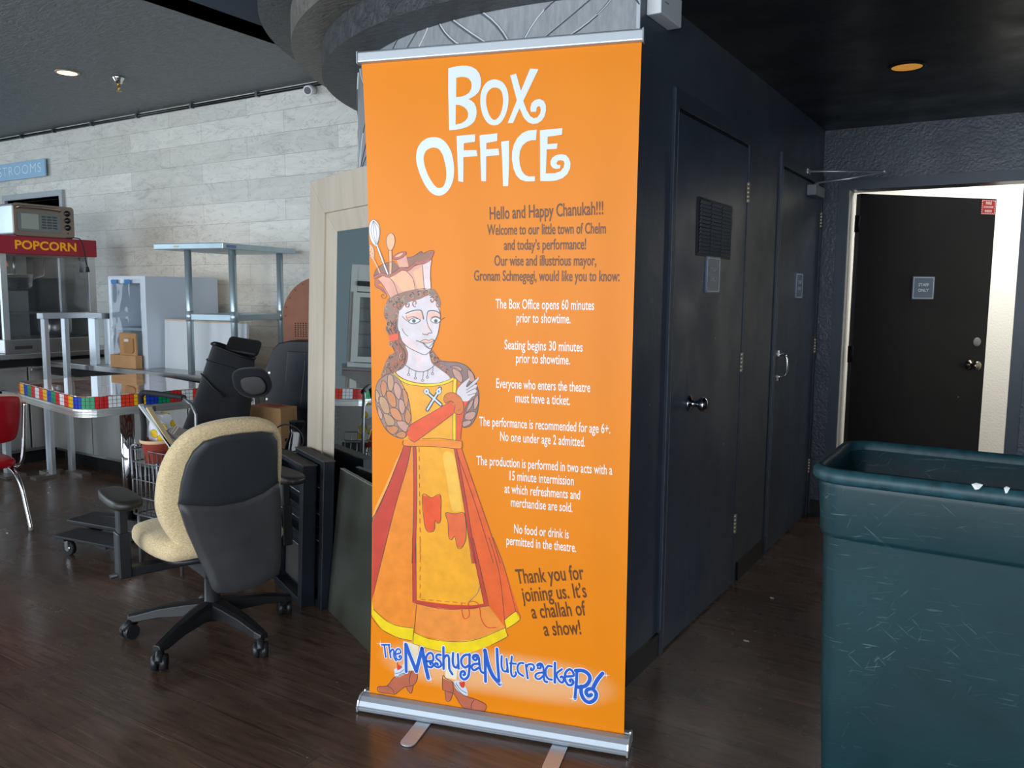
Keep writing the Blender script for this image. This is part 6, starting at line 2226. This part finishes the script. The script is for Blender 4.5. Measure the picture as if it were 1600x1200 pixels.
for a in (150, 165, 178, 135, 120):
    u, v = .20 + .235 * math.cos(R(a)), 1.19 + .235 * math.sin(R(a))
    b.cyl((u, .142, v), (u, .145, v), .005, n=8)
b.build('rim_screws', BLACKP, hb)
# glossy black sack with cable between cabinet and mirror
t = thing('black_plastic_sack', 'glossy black plastic sack slumped behind the mirror frame', 'sack', (-3.18, 2.95, 0))
b = MB()
random.seed(9)
rg = []
for z, r_ in ((.0, .10), (.08, .14), (.25, .13), (.42, .10), (.55, .08), (.62, .045), (.68, .05)):
    rg.append([((r_ * (1 + .12 * math.sin(5 * a + z * 20))) * math.cos(a), (r_ * (1 + .12 * math.sin(4 * a + z * 13))) * .7 * math.sin(a), z) for a in [2 * PI * k / 26 for k in range(26)]])
b.rings(rg, True, True, True, True)
b.build('sack', mat('glossy black film', '#08090b', .12), t)
b = MB()
b.tube([(.11 * math.cos(a) , -.06, .60 + .07 * math.sin(a)) for a in [2 * PI * k / 24 for k in range(24)]], .004, 6, closed=True)
b.build('coiled_cable', RUBBER, t)

t = thing('stainless_cabinet', 'low stainless base under the display refrigerator, seen in the mirror', 'base cabinet', (-6.46, 1.68, 0), R(90))
BX(0, .88, .02, .58, .08, .74).build('body', STEELV, t)
BX(-.005, .885, -.02, .59, .74, .77).build('worktop', STEEL, t, bevel=.004)
BX(.03, .85, .06, .08, .0, .08).build('kick_panel', mat('black kick', '#0a0a0b', .7), t)
# ------------------------------------------------------------------ upright merchandiser seen in the mirror
t = thing('display_refrigerator', 'white glass door display refrigerator reflected in the leaning mirror', 'refrigerator', (-6.50, 1.72, .77), R(90))
FW, FD, FH = .80, .50, .93
WR = mat('white enamel', '#d3dada', .35)
b = MB()
b.box(0, .06, 0, FD, .04, FH)
b.box(FW - .06, FW, 0, FD, .04, FH)
b.box(.06, FW - .06, 0, FD, FH - .24, FH)
b.box(.06, FW - .06, FD - .03, FD, .04, FH - .24)
b.box(0, FW, 0, FD, 0, .04)
b.build('case', WR, t, bevel=.005)
BX(.60, .74, -.012, -.001, FH - .19, FH - .145).build('thermostat', mat('dark thermostat', '#2c3336', .3), t)
BX(.09, FW - .09, -.03, -.012, .09, FH - .28).build('glass_pane', GLASS, t)
b = MB()
b.box(.03, .09, -.035, -.002, .05, FH - .25)
b.box(FW - .09, FW - .03, -.035, -.002, .05, FH - .25)
b.box(.09, FW - .09, -.035, -.002, FH - .29, FH - .25)
b.box(.09, FW - .09, -.035, -.002, .05, .10)
b.build('door_frame', WR, t)
for z in (.18, .30, .42, .54):
    b = MB()
    for i in range(20):
        b.cyl((.08 + i * .033, .03, z), (.08 + i * .033, FD - .06, z), .002, n=4)
    b.cyl((.07, .03, z), (FW - .07, .03, z), .004, n=6)
    b.build('wire_shelf', WR, t)

# ------------------------------------------------------------------ scraps on the floor
random.seed(21)
SCR = mat('pale floor scrap', '#b9b2a6', .8)
spots = [(-4.86, 2.92, 'long curled pale scrap on the floor below the table pedestal', .03), (-4.72, 2.24, 'small pale scrap on the floor beside the red chair leg', .012), (-5.45, 2.86, 'pale scrap on the floor in front of the aluminium stand', .016),
         (-5.60, 2.95, 'tiny pale crumb on the floor near the low aluminium frame', .008), (-4.25, 2.50, 'white crumb on the floor in front of the table pedestal', .010), (-.90, 3.62, 'small white scrap on the corridor floor by the closet door', .012), (-.86, 3.10, 'tan sliver on the corridor floor near the closet door', .012)]
for x, y, lab, s in spots:
    b = MB()
    k = 7
    top = [(s * math.cos(2 * PI * i / k) * random.uniform(.6, 1.2), s * .5 * math.sin(2 * PI * i / k) * random.uniform(.6, 1.2)) for i in range(k)]
    b.rings([[(u, v, .0005) for u, v in top], [(u * .8, v * .8, .004) for u, v in top]], True, True, True)
    b.build('floor_scrap', SCR, None, loc=(x, y, 0), label=lab, category='scrap', group='scraps on the floor')
